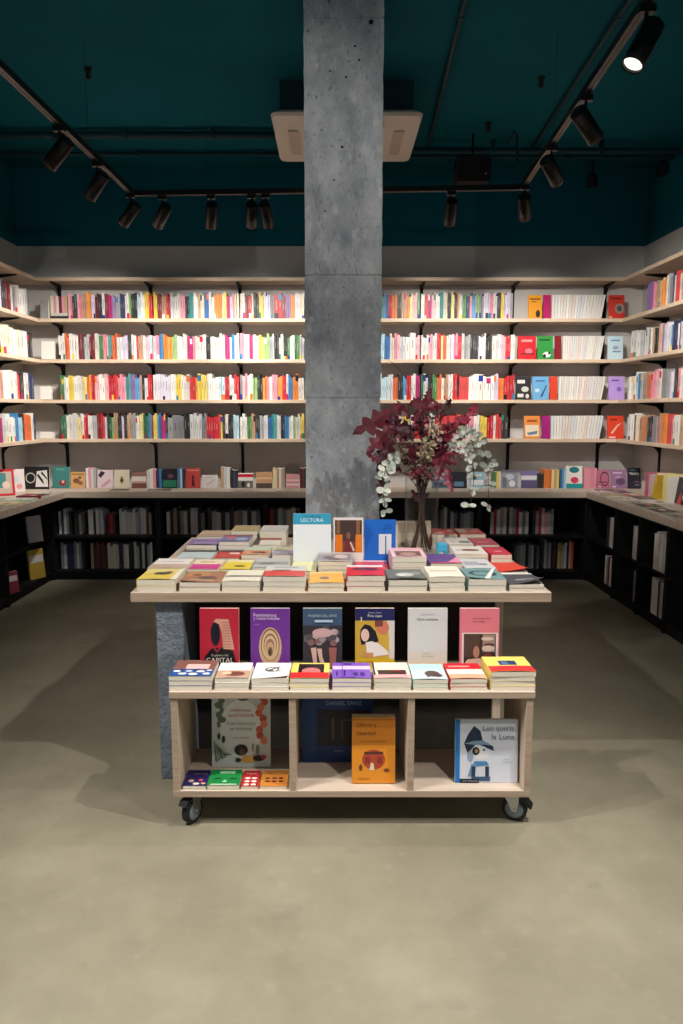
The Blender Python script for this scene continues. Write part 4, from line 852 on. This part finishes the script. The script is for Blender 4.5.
# ------------------------------------------------------------------ books inside the low black cabinets
zc = [.396, .081]
low_n = [0]
def lowrun(px0, px1, up, seq, h, place):
    Yp = 6.55; x0 = aty(px0, 540, Yp).x; x1 = aty(px1, 540, Yp).x; w = (x1 - x0) / len(seq); seen = defaultdict(int)
    for i, ch in enumerate(seq):
        nm, cols = PAL[ch]; seen[nm] += 1; x = x0 + w * (i + .5)
        # keep clear of the cabinet sides
        f = (x - XCL) / wb; near = abs(f - round(f)) * wb
        if near < .022 + w / 2: continue
        o = spine_mb(w - .001, h * random.uniform(.78, 1.0), .2, random.choice(cols), []).build('cabinet_book')
        o.location = (x, Yp + random.uniform(0, .01), zc[up] + .0004)
        lv = 'upper' if up == 0 else 'lower'
        lab = f'{ORD[seen[nm]]} {nm} book from left, {lv} shelf, dark back cabinet, {place}'
        tag(o, lab, 'book', 'books in the low black cabinets')
lowrun(57, 72, 0, 'swkwsk', .235, 'left corner'); lowrun(75, 82, 0, 'kks', .22, 'second cluster'); lowrun(89, 104, 0, 'wwkwsw', .245, 'third cluster'); lowrun(108, 116, 0, 'drk', .2, 'beside the third cluster'); lowrun(120, 152, 0, 'wwewwwsswcks', .245, 'pale cluster')
lowrun(160, 205, 0, 'wwwkaksckwwks', .24, 'left of the table'); lowrun(208, 300, 0, 'kswkskaswkwsksrkwscwk', .24, 'behind the table')
lowrun(54, 66, 1, 'wwsw', .26, 'left corner'); lowrun(66, 83, 1, 'nnkswsk', .26, 'left corner group'); lowrun(90, 118, 1, 'akdkdkcccw', .245, 'brown and cream cluster'); lowrun(120, 152, 1, 'kwwkkwskwksw', .25, 'grey cluster')
lowrun(440, 480, 0, 'swkwskswwskw', .24, 'right of the vase'); lowrun(490, 528, 0, 'wrwswkwsrwsw', .245, 'right part'); lowrun(532, 553, 0, 'ksrwpss', .245, 'far right')
lowrun(515, 540, 1, 'sswwkswks', .25, 'right of the table'); lowrun(545, 574, 1, 'wswkdkyyswkar', .26, 'far right')
def siderun(side, y0, seq, up, h, place):
    y = y0
    seen = defaultdict(int)
    for ch in seq:
        nm, cols = PAL[ch]; w = .034; seen[nm] += 1
        o = spine_mb(w - .001, h * random.uniform(.93, 1), .19, random.choice(cols), []).build('cabinet_book')
        o.location = (XCR + .012 if side > 0 else XCL - .05, y - w / 2, zc[up] + .0004); o.rotation_euler = (0, 0, R(-90 * side)); y -= w
        tag(o, f'{ORD[seen[nm]]} {nm} book from the back, {"upper" if up == 0 else "lower"} shelf, {place}', 'book', 'books in the low black cabinets')
yy = lambda px: atx(px, 560, XCR).y
siderun(1, 5.80 + .022 + .175, 'kkwwe', 0, .25, 'right-hand cabinet nearest the corner'); siderun(1, 5.80 + .022 + .175, 'wskpw', 1, .24, 'right-hand cabinet nearest the corner')
siderun(1, 5.335 + .022 + .105, 'swe', 0, .25, 'second right-hand cabinet'); siderun(1, 5.335 + .022 + .07, 'kw', 1, .24, 'second right-hand cabinet')
siderun(1, 4.87 + .022 + .205, 'wwwwsw', 0, .27, 'third right-hand cabinet'); siderun(1, 4.87 + .022 + .205, 'wwwkww', 1, .26, 'third right-hand cabinet')
for (px, up, col, w, h, lab) in [(28, 0, (176, 174, 178), .14, .22, 'pale grey book face out on the upper shelf of the dark left cabinet'), (28, 1, (170, 144, 60), .15, .25, 'yellow book with a pale top face out in the dark left cabinet'), (1, 1, (130, 50, 66), .13, .17, 'pink book face out low in the dark left cabinet')]:
    y = atx(px + 8, 560, XCL - .03).y
    make_book('face_out_book', lab, (XCL - .03, y, zc[up] + .0004), (R(84), 0, R(60)), w, h, .02, col, [('r', .05, .55, .95, .8, (200, 196, 190))] if up else [], 0.0, group='books in the low black cabinets')
# ------------------------------------------------------------------ ceiling: track lights
TRZ = 3.0
Lc = atz(133, 196, TRZ); Rc = atz(522, 190, TRZ); Ln = atz(0, 70, TRZ); Rn = atz(645, 8, TRZ)
ld = (Ln - Lc).normalized(); rd = (Rn - Rc).normalized()
def track(a, c, label):
    a = Vector(a); c = Vector(c); d = c - a; L = d.length; rz = math.atan2(d.y, d.x)
    t = thing('light_track', label, 'track', a, (0, 0, rz), 'black ceiling light tracks')
    b = MB(); b.box(0, L, -.018, .018, 0, .034, M_LAMP); b.build('rail', t)
    b = MB()
    for s in (-1, 1): b.box(.02, L - .02, s * .011 - .004, s * .011 + .004, -.0012, -.0002, M_TRIM)
    b.build('contact_strip', t)['label'] = 'pale metal contact strips'
    for f in (.2, .8):
        b = MB(); b.tube([(L * f, 0, .0345), (L * f, 0, ZC - TRZ - .0005)], .0012, M_LAMP, 6); b.build('suspension_wire', t)
    return t
track(Lc + ld * .03, Lc + ld * 4.2, 'black light track hanging along the left side of the ceiling')
track(Lc + Vector((-.02, 0, 0)), Rc + Vector((.02, 0, 0)), 'black light track hanging across the back behind the column')
track(Rc + rd * .03, Rc + rd * 4.4, 'black light track hanging along the right side of the ceiling')
M_LENS = emit('lit_lens', (255, 248, 238), 1.6)
def lamp(P, aim, label, power=0, size=64, blend=.8, col=(1.0, .94, .86), rad=.025):
    """a cylindrical spotlight hanging from the track at P, pointing at aim"""
    P = Vector(P); aim = Vector(aim)
    t = thing('track_spotlight', label, 'spotlight', P, (0, 0, 0), 'black cylindrical track spotlights')
    C = Vector((0, 0, -.125)); d = (aim - (P + C)).normalized()
    b = MB(); b.box(-.03, .03, -.015, .015, -.028, -.0015, M_LAMP); b.build('adapter', t)
    b = MB(); b.tube([(0, 0, -.028), (0, 0, -.075)], .007, M_LAMP, 8); 
    b.tube([(0, 0, -.07), (0, 0, -.085)], .014, M_LAMP, 10); b.build('stem', t)
    q = d.to_track_quat('Z', 'Y').to_matrix().to_4x4()
    T = Matrix.Translation(C + d * .015) @ q @ Matrix.Scale(.9, 4)
    b = MB(); r = .046
    b.lathe([(.012, -.100), (r - .006, -.100), (r, -.094), (r, .100), (r - .003, .1025), (r - .005, .100), (r - .005, .088)], M_LAMP, 28, T, cap=False)
    b.lathe([(.0119, -.1002), (.001, -.1002)], M_LAMP, 12, T, cap=False)
    h = b.build('housing', t)
    b = MB(); b.lathe([(r - .0055, .0875), (r - .0055, .0885)], M_LENS if power else mat((200, 196, 188), .2), 24, T); b.build('lens', h)
    b = MB(); b.lathe([(r + .0006, .082), (r + .0014, .088), (r + .0014, .1), (r + .0002, .103)], M_TRIM, 28, T, cap=False); b.build('rim', h)
    if power:
        l = bpy.data.lights.new('spot', 'SPOT'); l.energy = power; l.spot_size = R(size); l.spot_blend = blend; l.color = col; l.shadow_soft_size = rad
        o = bpy.data.objects.new('spot_light', l); COL.objects.link(o); o.parent = t
        o.location = C + d * (.015 + .098); o.rotation_euler = d.to_track_quat('-Z', 'Y').to_euler()
    return t
def on_left(s): return Lc + ld * s
def on_right(s): return Rc + rd * s
def on_back(px): 
    f = (px - 133) / (522 - 133); return Lc.lerp(Rc, f)
def s_left(px, py):     # distance along the left track of a pixel
    return (atz(px, py, TRZ) - Lc).dot(ld)
def s_right(px, py): return (atz(px, py, TRZ) - Rc).dot(rd)
PW = 128
lamp(on_left(s_left(52, 126)), (-2.62, 4.75, 1.95), 'black spotlight on the left track, nearest the camera', PW * .9, 66, 1)
lamp(on_left(s_left(92, 162)), (-2.62, 5.5, 1.75), 'black spotlight on the left track, second from the corner', PW * .9, 66, 1)
lamp(on_left(.06), (-2.6, 6.1, 1.75), 'black spotlight on the left track at the back corner', PW, 70, 1)
lamp(on_back(163), (-2.2, 6.72, 1.8), 'black spotlight on the back track, first from the left corner', PW, 70, 1)
lamp(on_back(213), (-1.15, 6.72, 1.8), 'black spotlight on the back track, second from the left corner', PW, 70, 1)
lamp(on_back(254), (-.75, 6.72, 2.0), 'black spotlight on the back track, left one of the pair beside the column', PW * .25, 70, 1)
lamp(on_back(268), (-.3, 6.72, 1.8), 'black spotlight on the back track, right one of the pair beside the column', PW * .9, 70, 1)
lamp(on_back(453), (.85, 6.72, 1.8), 'black spotlight on the back track, right of the column', PW, 70, 1)
lamp(on_right(.1), (1.75, 6.72, 1.8), 'black spotlight on the right track at the back corner', PW, 70, 1)
lamp(on_right(s_right(546, 146)), (2.6, 6.1, 1.8), 'black spotlight on the right track, second from the corner', PW * 1.1, 66, 1)
lamp(on_right(s_right(583, 95)), (2.66, 4.9, 1.8), 'black spotlight on the right track, third from the corner', PW, 66, 1)
lamp(on_right(s_right(646, 5)), (-.1, 2.6, .5), 'black spotlight on the right track with a bright lit lens, nearest the camera', PW * .5, 80)
# the tracks go on towards the shop front: lamps that light the table and the floor
lamp(on_left(3.75), (.0, 2.6, .7), 'black spotlight on the left track outside the picture, aimed at the book table', PW * KEY * 1.17, 100, 1.0)
lamp(on_right(3.55), (.1, 2.6, .7), 'black spotlight on the right track outside the picture, aimed at the book table', PW * KEY * 1.17, 100, 1.0)
lamp(on_left(4.1), (-.3, 1.2, .0), 'black spotlight on the left track outside the picture, aimed at the floor', PW * 1.5, 84, 1.0)
lamp(on_right(4.3), (.4, 1.2, .0), 'black spotlight on the right track outside the picture, aimed at the floor', PW * 1.5, 84, 1.0)
lamp(on_left(3.2), (.05, 4.1, 2.75), 'black spotlight added unseen on the left track to brighten the column', PW * COLM * 1.17, 50, 1.0)  # extra unseen lamp, added to brighten the column
lamp(on_right(2.95), (.05, 4.1, 2.75), 'black spotlight added unseen on the right track to brighten the column', PW * COLM * 1.17, 50, 1.0)  # its counterpart on the right, likewise added for the column
# ------------------------------------------------------------------ ceiling: air conditioner, pipes, small fittings
def cassette():
    x0, x1, y0, y1, z = -.405, .585, 5.07, 5.98, 3.365
    cx, cy = (x0 + x1) / 2, (y0 + y1) / 2
    t = thing('air_conditioner', 'white square ceiling air conditioner half hidden behind the column', 'air conditioner', (cx, cy, ZC))
    M_AC = mat((242, 232, 222), .45, 0, .4, 'white_plastic'); M_AC2 = mat((214, 198, 184), .5)
    hx, hy, dz = (x1 - x0) / 2, (y1 - y0) / 2, z - ZC
    def rr_(hx, hy, r, n=5):
        pts = []
        for (sx, sy, a0) in ((1, 1, 0), (-1, 1, 90), (-1, -1, 180), (1, -1, 270)):
            for i in range(n + 1):
                a = R(a0 + 90 * i / n); pts.append((sx * (hx - r) + r * math.cos(a), sy * (hy - r) + r * math.sin(a)))
        return pts
    def loft(b, rings, m):
        n = len(rings[0][0]); vs = [(p[0], p[1], zz) for (ps, zz) in rings for p in ps]; fs = []
        for j in range(len(rings) - 1):
            for i in range(n): fs.append((j * n + i, j * n + (i + 1) % n, (j + 1) * n + (i + 1) % n, (j + 1) * n + i))
        fs.append(list(range(n))); fs.append([(len(rings) - 1) * n + i for i in range(n)][::-1])
        b.add(vs, fs, m)
    b = MB(); loft(b, [(rr_(hx - .03, hy - .03, .04), dz + .06), (rr_(hx, hy, .05), dz + .035), (rr_(hx - .01, hy - .01, .05), dz + .016), (rr_(hx * .62, hy * .62, .03), dz)], M_AC); b.build('panel', t)
    b = MB(); b.box(-hx + .06, hx - .06, -hy + .06, hy - .06, dz + .061, -.001, M_TEALD); b.build('housing', t)
    b = MB(); b.box(-hx * .46, hx * .46, -hy * .46, hy * .46, dz - .006, dz - .0005, M_AC2)
    for q in range(12): b.box(-hx * .42, hx * .42, -hy * .42 + hy * .07 * q, -hy * .42 + hy * .07 * q + .008, dz - .010, dz - .0062, M_AC)
    b.build('intake_grille', t)
    for (sx, sy, wx, wy) in ((1, 0, .03, .5), (-1, 0, .03, .5), (0, 1, .5, .03), (0, -1, .5, .03)):
        b = MB(); x = sx * hx * .72; y = sy * hy * .72
        b.box(x - hx * wx if not sx else x - .035, x + hx * wx if not sx else x + .035, y - hy * wy if not sy else y - .035, y + hy * wy if not sy else y + .035, dz + .0055 - .012, dz + .0035, M_AC2)
        b.build('louver', t)
M_TEALD = noisy('dark_teal_paint', (8, 54, 64), (10, 60, 70), (1, 1, 1), 3, 3, .6)
cassette()
def pipe(pts, r, label, clips=()):
    b = MB(); b.tube(pts, r, M_TEALD, 10)
    t = thing('conduit_pipe', label, 'pipe', pts[0], (0, 0, 0), 'teal painted conduits under the ceiling')
    o = Vector(pts[0]); mb2 = MB(); mb2.tube([Vector(p) - o for p in pts], r, M_TEALD, 10); mb2.build('tube', t)
    for f in clips:
        p = Vector(pts[0]).lerp(Vector(pts[-1]), f) - o
        c = MB(); c.box(p.x - .012, p.x + .012, p.y - r - .006, p.y + r + .006, p.z - r - .004, ZC - o.z - .0006, M_TEALD); c.build('clip', t)
pipe([(XL + .01, 5.98, 3.575), (-.44, 5.98, 3.575)], .028, 'thick teal pipe across the left ceiling to the air conditioner', (.3, .52, .8))
pipe([(XL + .01, 6.45, 3.59), (.2, 6.45, 3.59)], .017, 'thin teal pipe across the left ceiling behind the thick one', (.4, .8))
pipe([(.62, 6.22, 3.545), (XR - .01, 6.24, 3.545)], .022, 'teal pipe across the right ceiling, nearer one', (.3, .7))
pipe([(.62, 6.38, 3.55), (XR - .01, 6.40, 3.55)], .016, 'teal pipe across the right ceiling, further one', (.2, .6))
pipe([atz(475, -40, 3.599), atz(428, 148, 3.599)], .015, 'thin teal pipe running lengthways right of the column', (.2, .6))
pipe([atz(655, -40, 3.599), atz(532, 150, 3.599)], .015, 'teal pipe running lengthways above the right light track', (.2, .6))
pipe([atz(505, 150, 3.58), atz(515, 132, 3.58), atz(517, 135, 3.575), aty(517, 176, 5.93)], .010, 'thin bent teal pipe hanging down near the loudspeaker')
# loudspeaker
p0, p1 = aty(457, 157, 6.0), aty(491, 181, 6.0)
t = thing('loudspeaker', 'small black box loudspeaker hanging from the ceiling right of the column', 'loudspeaker', ((p0.x + p1.x) / 2, 6.0, p1.z))
wz, hz = (p1.x - p0.x) / 2, p0.z - p1.z
b = MB(); b.prism([(-wz + .012, 0), (wz - .012, 0), (wz, .02), (wz, hz - .02), (wz - .012, hz), (-wz + .012, hz), (-wz, hz - .02), (-wz, .02)], 0, .16, mat((18, 18, 20), .6)); b.build('cabinet', t)
b = MB(); b.box(-wz + .015, wz - .015, -.006, -.0005, .015, hz - .015, mat((26, 24, 24), .8)); g = b.build('grille', t)
b = MB(); b.lathe([(.007, 0), (.007, .003)], mat((214, 190, 160), .4, .3), 14, Matrix.Translation((wz * .68, -.0065, hz * .3)) @ Matrix.Rotation(R(90), 4, 'X')); b.build('badge', g)
b = MB(); b.tube([(-wz - .004, .08, hz * .6), (-wz - .004, .08, hz + .04), (wz + .004, .08, hz + .04), (wz + .004, .08, hz * .6)], .006, M_LAMP, 8); b.tube([(0, .08, hz + .04), (0, .08, ZC - p1.z - .001)], .009, M_LAMP, 8); b.build('bracket', t)
# small fittings
def ceiling_hook(px, py, label):
    p = atz(px, py, ZC - .03)
    t = thing('ceiling_plug', label, 'ceiling fitting', (p.x, p.y, ZC), (0, 0, 0), 'small dark plugs in the ceiling')
    b = MB(); b.lathe([(.024, -.001), (.024, -.012), (.017, -.016), (.017, -.06), (.010, -.066)], mat((16, 18, 20), .7), 14); b.build('socket', t)
ceiling_hook(88, 73, 'small dark plug in the ceiling above the left light track')
ceiling_hook(541, 82, 'small dark plug in the ceiling left of the right light track')
ceiling_hook(488, 127, 'small dark plug in the ceiling above the loudspeaker')
def sensor(px, py, Y, label, r):
    p = aty(px, py, Y)
    t = thing('ceiling_sensor', label, 'ceiling fitting', (p.x, p.y, p.z))
    b = MB(); b.lathe([(r, 0), (r, .05), (r * .7, .09), (.02, .1)], mat((18, 30, 36), .6), 20); b.build('body', t)
    b = MB(); b.tube([(0, 0, .1), (0, 0, ZC - p.z - .001)], .012, M_TEALD, 8); b.build('rod', t)
sensor(592, 186, 6.65, 'dark round fitting hanging from the ceiling behind the right light track', .045)
sensor(663, 175, 6.55, 'dark round fitting hanging from the ceiling near the right wall', .06)
# ------------------------------------------------------------------ vase and dried branches
VX, VY = .442, 3.66
random.seed(11)
def glass():
    m = bpy.data.materials.new('clear_glass'); m.use_nodes = True; nt = m.node_tree; nt.nodes.clear()
    o = nt.nodes.new('ShaderNodeOutputMaterial'); mx = nt.nodes.new('ShaderNodeMixShader'); lw = nt.nodes.new('ShaderNodeLayerWeight'); lw.inputs['Blend'].default_value = .5; pw = nt.nodes.new('ShaderNodeMath'); pw.operation = 'POWER'; pw.inputs[1].default_value = 4; fr = nt.nodes.new('ShaderNodeMath'); fr.operation = 'MULTIPLY_ADD'; fr.inputs[1].default_value = .35; fr.inputs[2].default_value = .02; nt.links.new(lw.outputs['Facing'], pw.inputs[0]); nt.links.new(pw.outputs[0], fr.inputs[0])
    tr = nt.nodes.new('ShaderNodeBsdfTransparent'); tr.inputs[0].default_value = (.95, .965, .96, 1)
    gl = nt.nodes.new('ShaderNodeBsdfGlossy'); gl.inputs['Roughness'].default_value = .03
    nt.links.new(fr.outputs[0], mx.inputs[0]); nt.links.new(tr.outputs[0], mx.inputs[1]); nt.links.new(gl.outputs[0], mx.inputs[2]); nt.links.new(mx.outputs[0], o.inputs[0])
    return m
t = thing('glass_vase', 'tall clear cylindrical glass vase holding dried branches on the book table', 'vase', (VX, VY, TZ + .0004))
b = MB(); r = .084
b.lathe([(.001, 0), (r - .004, 0), (r, .004), (r, .38), (r - .0025, .3825), (r - .005, .38), (r - .005, .016), (r - .012, .012), (.001, .012)], glass(), 40, cap=False); b.build('glass_body', t)
M_OAK = [noisy('burgundy_leaf', (66, 16, 28), (98, 26, 42), (1, 1, 1), 20, 3, .5), noisy('dark_burgundy_leaf', (44, 14, 24), (72, 20, 34), (1, 1, 1), 20, 3, .5), noisy('wine_leaf', (90, 26, 44), (128, 44, 62), (1, 1, 1), 20, 3, .5)]
M_EUC = [noisy('pale_eucalyptus_leaf', (170, 178, 168), (208, 212, 202), (1, 1, 1), 25, 3, .6), noisy('grey_eucalyptus_leaf', (130, 142, 132), (168, 176, 166), (1, 1, 1), 25, 3, .6)]
M_FIL = noisy('beige_dried_flower', (160, 142, 118), (196, 182, 156), (1, 1, 1), 40, 3, .8)
M_PINK = noisy('dusty_pink_leaf', (140, 34, 60), (190, 80, 100), (1, 1, 1), 30, 3, .6)
M_STEM = mat((74, 52, 42), .7, 0, .2, 'dry_stem')
OAK = [(0, 0), (.06, .10), (.20, .13), (.16, .22), (.10, .27), (.26, .36), (.34, .40), (.24, .46), (.12, .49), (.26, .60), (.30, .67), (.18, .68), (.09, .71), (.13, .83), (.08, .90), (0, 1.0)]
def oak_leaf(b, base, d, nrm, L, m, curl=.15):
    d = d.normalized(); s = d.cross(nrm).normalized(); n = s.cross(d).normalized()
    def P(u, v): return base + d * (v * L) + s * (u * L * .8) + n * (L * (-curl * v * v - .28 * abs(u) + .05 * math.sin(9 * v)))
    mid = [P(0, v) for (_, v) in OAK]
    for sg in (1, -1):
        k = len(OAK); vs = mid + [P(sg * u, v - .05 * (u > .2)) for (u, v) in OAK]
        fs = [(i, i + 1, k + i + 1, k + i) for i in range(k - 1)]
        b.add(vs, fs, m, None, False)
def disc_leaf(b, base, d, nrm, L, m):
    d = d.normalized(); s = d.cross(nrm).normalized(); n = s.cross(d).normalized()
    vs = [base + d * L * .5 - n * L * .06]; k = 9
    for i in range(k):
        a = 2 * math.pi * i / k
        vs.append(base + d * (L * .5 - L * .5 * math.cos(a)) + s * (L * .36 * math.sin(a)))
    b.add(vs, [(0, i + 1, (i + 1) % k + 1) for i in range(k)], m)
def rv(): return Vector((random.uniform(-1, 1), random.uniform(-1, 1), random.uniform(-1, 1))).normalized()
def bez(pts, n=14):
    pts = [Vector(p) for p in pts]; out = []
    for i in range(n + 1):
        q = list(pts); f = i / n
        while len(q) > 1: q = [q[j].lerp(q[j + 1], f) for j in range(len(q) - 1)]
        out.append(q[0])
    return out
def inside(a, z, rr=.045): return Vector((VX + rr * math.cos(a), VY + rr * math.sin(a), z))
def branch(label, a0, tip, mids=(), kind='oak', nleaf=8, size=.12, start=.45, leaves=None, thick=.0035):
    p = [inside(a0, TZ + .016, .05), inside(a0 + 2.6, TZ + .22, .02), inside(a0 + 3.1, TZ + .40, .03)] + [Vector(m) for m in mids] + [Vector(tip)]
    path = bez(p, 22)
    out = False
    for i, q in enumerate(path):             # keep clear of the glass
        out = out or q.z > TZ + .40
        v = Vector((q.x - VX, q.y - VY, 0))
        if not out and v.length > .066: v = v.normalized() * .066; path[i] = Vector((VX + v.x, VY + v.y, q.z))
        if out and q.z < TZ + .41 and v.length < .10: v = v.normalized() * .10; path[i] = Vector((VX + v.x, VY + v.y, q.z))
    o = path[0].copy(); o.z = TZ + .013
    t = thing('dried_branch', label, 'branch', o, (0, 0, 0), 'dried branches in the glass vase')
    b = MB(); b.tube([q - o for q in path], [thick * (1 - .6 * i / 22) for i in range(23)], M_STEM, 6); b.build('stem', t)
    b = MB()
    for k in range(nleaf):
        f = start + (1 - start) * (k + 1) / nleaf
        i = min(21, int(f * 22)); q = path[min(22, int(f * 22 + .3))]; d0 = (path[min(22, i + 1)] - path[i]).normalized()
        if kind == 'oak':
            d = (d0 * .7 + rv() * .8 + Vector((0, -.25, 0))); n = (Vector((0, -1, .3)) + rv() * .5)
            oak_leaf(b, q - o, d, n.normalized(), size * random.uniform(.75, 1.2), random.choice(M_OAK), random.uniform(.05, .4))
        elif kind == 'euc':
            for sd in (-1, 1, 0):
                d = d0 * .3 + d0.cross(Vector((0, -1, 0))) * sd + rv() * .6; n = Vector((0, -1, .4)) + rv() * .8
                disc_leaf(b, q - o + rv() * .008, d, n.normalized(), size * random.uniform(.7, 1.25), random.choice(M_EUC + M_EUC[:1]))
        elif kind == 'filler':
            for w in range(7):
                d = d0 + rv() * 1.2; e = q - o + d.normalized() * random.uniform(.02, .05)
                b.tube([q - o, e], .0011, M_STEM, 4)
                for z in range(3): disc_leaf(b, e + rv() * .006, rv(), rv(), size * random.uniform(.6, 1.2), M_FIL)
        elif kind == 'pink':
            for w in range(4):
                d = d0 * .5 + rv(); n = Vector((0, -1, .2)) + rv() * .6
                disc_leaf(b, q - o + rv() * .012, d, n.normalized(), size * random.uniform(.6, 1.3), random.choice([M_PINK, M_PINK, M_OAK[2]]))
        elif kind == 'berry':
            for w in range(5):
                e = q - o + (d0 + rv() * 1.3).normalized() * random.uniform(.015, .05); b.tube([q - o, e], .0009, M_STEM, 4)
                T = Matrix.Translation(e); b.lathe([(.001, -.006), (.005, -.003), (.006, 0), (.005, .003), (.001, .006)], M_PINK, 7, T, cap=False)
        elif kind == 'twig': pass
    if leaves:
        for (base, d, n, L, mi) in leaves(path): oak_leaf(b, base - o, Vector(d), Vector(n).normalized(), L, M_OAK[mi], .15)
    if b.v: b.build('foliage' if kind != 'berry' else 'berries', t)
def at(px, py, dy=0): return aty(px, py, VY + dy)
def big_leaf(px0, py0, px1, py1, dy, mi=0):
    def f(path):
        a, c = at(px0, py0, dy), at(px1, py1, dy - .03)
        return [(a, c - a, Vector((0, -1, .35)), (c - a).length, mi)]
    return f
branch('oak branch with a big burgundy leaf reaching furthest left and up', 2.8, at(392, 412, -.04), [at(408, 450)], 'oak', 2, .10, .75, big_leaf(394, 410, 352, 433, -.05))
branch('oak branch with burgundy leaves pointing left across the column edge', 3.4, at(390, 428, -.07), [at(405, 465)], 'oak', 2, .10, .75, lambda p: [(at(392, 425, -.06), at(358, 463, -.1) - at(392, 425, -.06), Vector((0, -1, .3)), .19, 0), (at(394, 436, -.05), at(374, 472, -.09) - at(394, 436, -.05), Vector((0, -1, .2)), .17, 1)])
branch('oak branch with dark burgundy leaves low on the left of the vase', 3.9, at(386, 462, -.06), [at(402, 478)], 'oak', 3, .10, .7, lambda p: [(at(388, 448, -.05), at(374, 478, -.09) - at(388, 448, -.05), Vector((0, -1, .2)), .13, 1), (at(386, 470, -.05), at(378, 502, -.08) - at(386, 470, -.05), Vector((0, -1, .2)), .14, 1)])
branch('oak branch with a thick cluster of burgundy leaves in the upper left middle', 2.2, at(408, 405, -.05), [at(412, 450, -.05)], 'oak', 14, .115, .58)
branch('oak branch with burgundy leaves rising highest at the top', 1.2, at(424, 402, 0), [at(420, 440)], 'oak', 9, .095, .64)
branch('oak branch with burgundy leaves at the upper right', .4, at(446, 408, .02), [at(432, 445)], 'oak', 9, .09, .66)
branch('oak branch with large dark leaves in the centre right over the vase rim', -.6, at(446, 468, -.1), [at(434, 440, -.08)], 'oak', 8, .115, .64)
branch('oak branch with dark mauve leaves just above and inside the vase mouth', 5.2, at(422, 470, -.1), [at(416, 470, -.05)], 'oak', 14, .08, .27)
branch('pink-leaved sprig at the upper right of the bunch', .9, at(470, 412, .02), [at(442, 440)], 'pink', 20, .038, .6)
branch('sprig of small dark pink berries right of centre', -.2, at(462, 452, -.04), [at(438, 446, -.02)], 'berry', 13, .03, .62)
branch('beige dried filler flowers in the centre of the bunch', 4.6, at(432, 428, -.1), [at(424, 470, -.06)], 'filler', 18, .019, .52)
branch('beige dried filler flowers at the upper left of the bunch', 3.6, at(398, 425, .0), [at(408, 460, 0)], 'filler', 11, .018, .6)
branch('pale eucalyptus sprig hanging down the left of the vase', 3.0, at(386, 512, -.1), [at(402, 430, -.05), at(372, 450, -.1)], 'euc', 12, .04, .62)
branch('pale eucalyptus branch arching far right and down', .1, at(488, 506, .02), [at(446, 400, 0), at(496, 400, 0)], 'euc', 26, .034, .56)
branch('pale eucalyptus branch arching right beside the first', -.3, at(470, 504, -.06), [at(440, 420, -.04), at(490, 428, -.06)], 'euc', 24, .034, .56)
branch('pale eucalyptus branch sticking out to the right', .6, at(492, 462, .05), [at(450, 430, .02)], 'euc', 15, .034, .58)
branch('bare thin twig curving up to the left of the bunch', 2.0, at(381, 357, 0), [at(428, 425, 0), at(418, 368, 0)], 'twig', 0, thick=.002)
branch('bare thin twig slanting up to the right of the bunch', 1.0, at(463, 370, 0), [at(430, 430, 0)], 'twig', 0, thick=.002)
# small things on the table beside the vase
p = aty(442, 553, 3.53)
t = thing('blue_token', 'small bright blue plastic box-shaped ornament with short legs right of the vase', 'ornament', (p.x, 3.545, TZ + .0004))
M_CY = mat((60, 170, 214), .3, 0, .5, 'blue_plastic')
b = MB(); b.box(-.026, .026, -.02, .02, .028, .07, M_CY); b.build('body', t, bevel=.006)
for sx in (-1, 1):
    for sy in (-1, 1):
        b = MB(); b.lathe([(.005, 0), (.007, .030)], M_CY, 10, Matrix.Translation((sx * .018, sy * .012, 0))); b.build('leg', t)
make_book('face_out_book', 'beige card standing behind the vase left side', (VX - .02, 3.86, TZ + .0004), (R(84), 0, 0), .19, .13, .012, (206, 190, 172), [('r', .1, .5, .9, .9, (190, 170, 150))], 0.0)
make_book('face_out_book', 'cream card standing left of the vase', (VX - .155, 3.72, TZ + .0004), (R(82), 0, R(10)), .09, .13, .01, (220, 210, 186), [('e', .5, .5, .3, .3, (196, 180, 140))], 0.0)
# ------------------------------------------------------------------ soft fill light added through the front left open, and exposure
w = bpy.data.worlds.new('front_fill'); scene.world = w; w.use_nodes = True
w.node_tree.nodes['Background'].inputs[0].default_value = (.55, .62, .72, 1); w.node_tree.nodes['Background'].inputs[1].default_value = WORLD
vs = scene.view_settings
vs.view_transform = 'Standard'; vs.look = 'None'; vs.gamma = 1.0; vs.use_curve_mapping = False; vs.exposure = EXPO
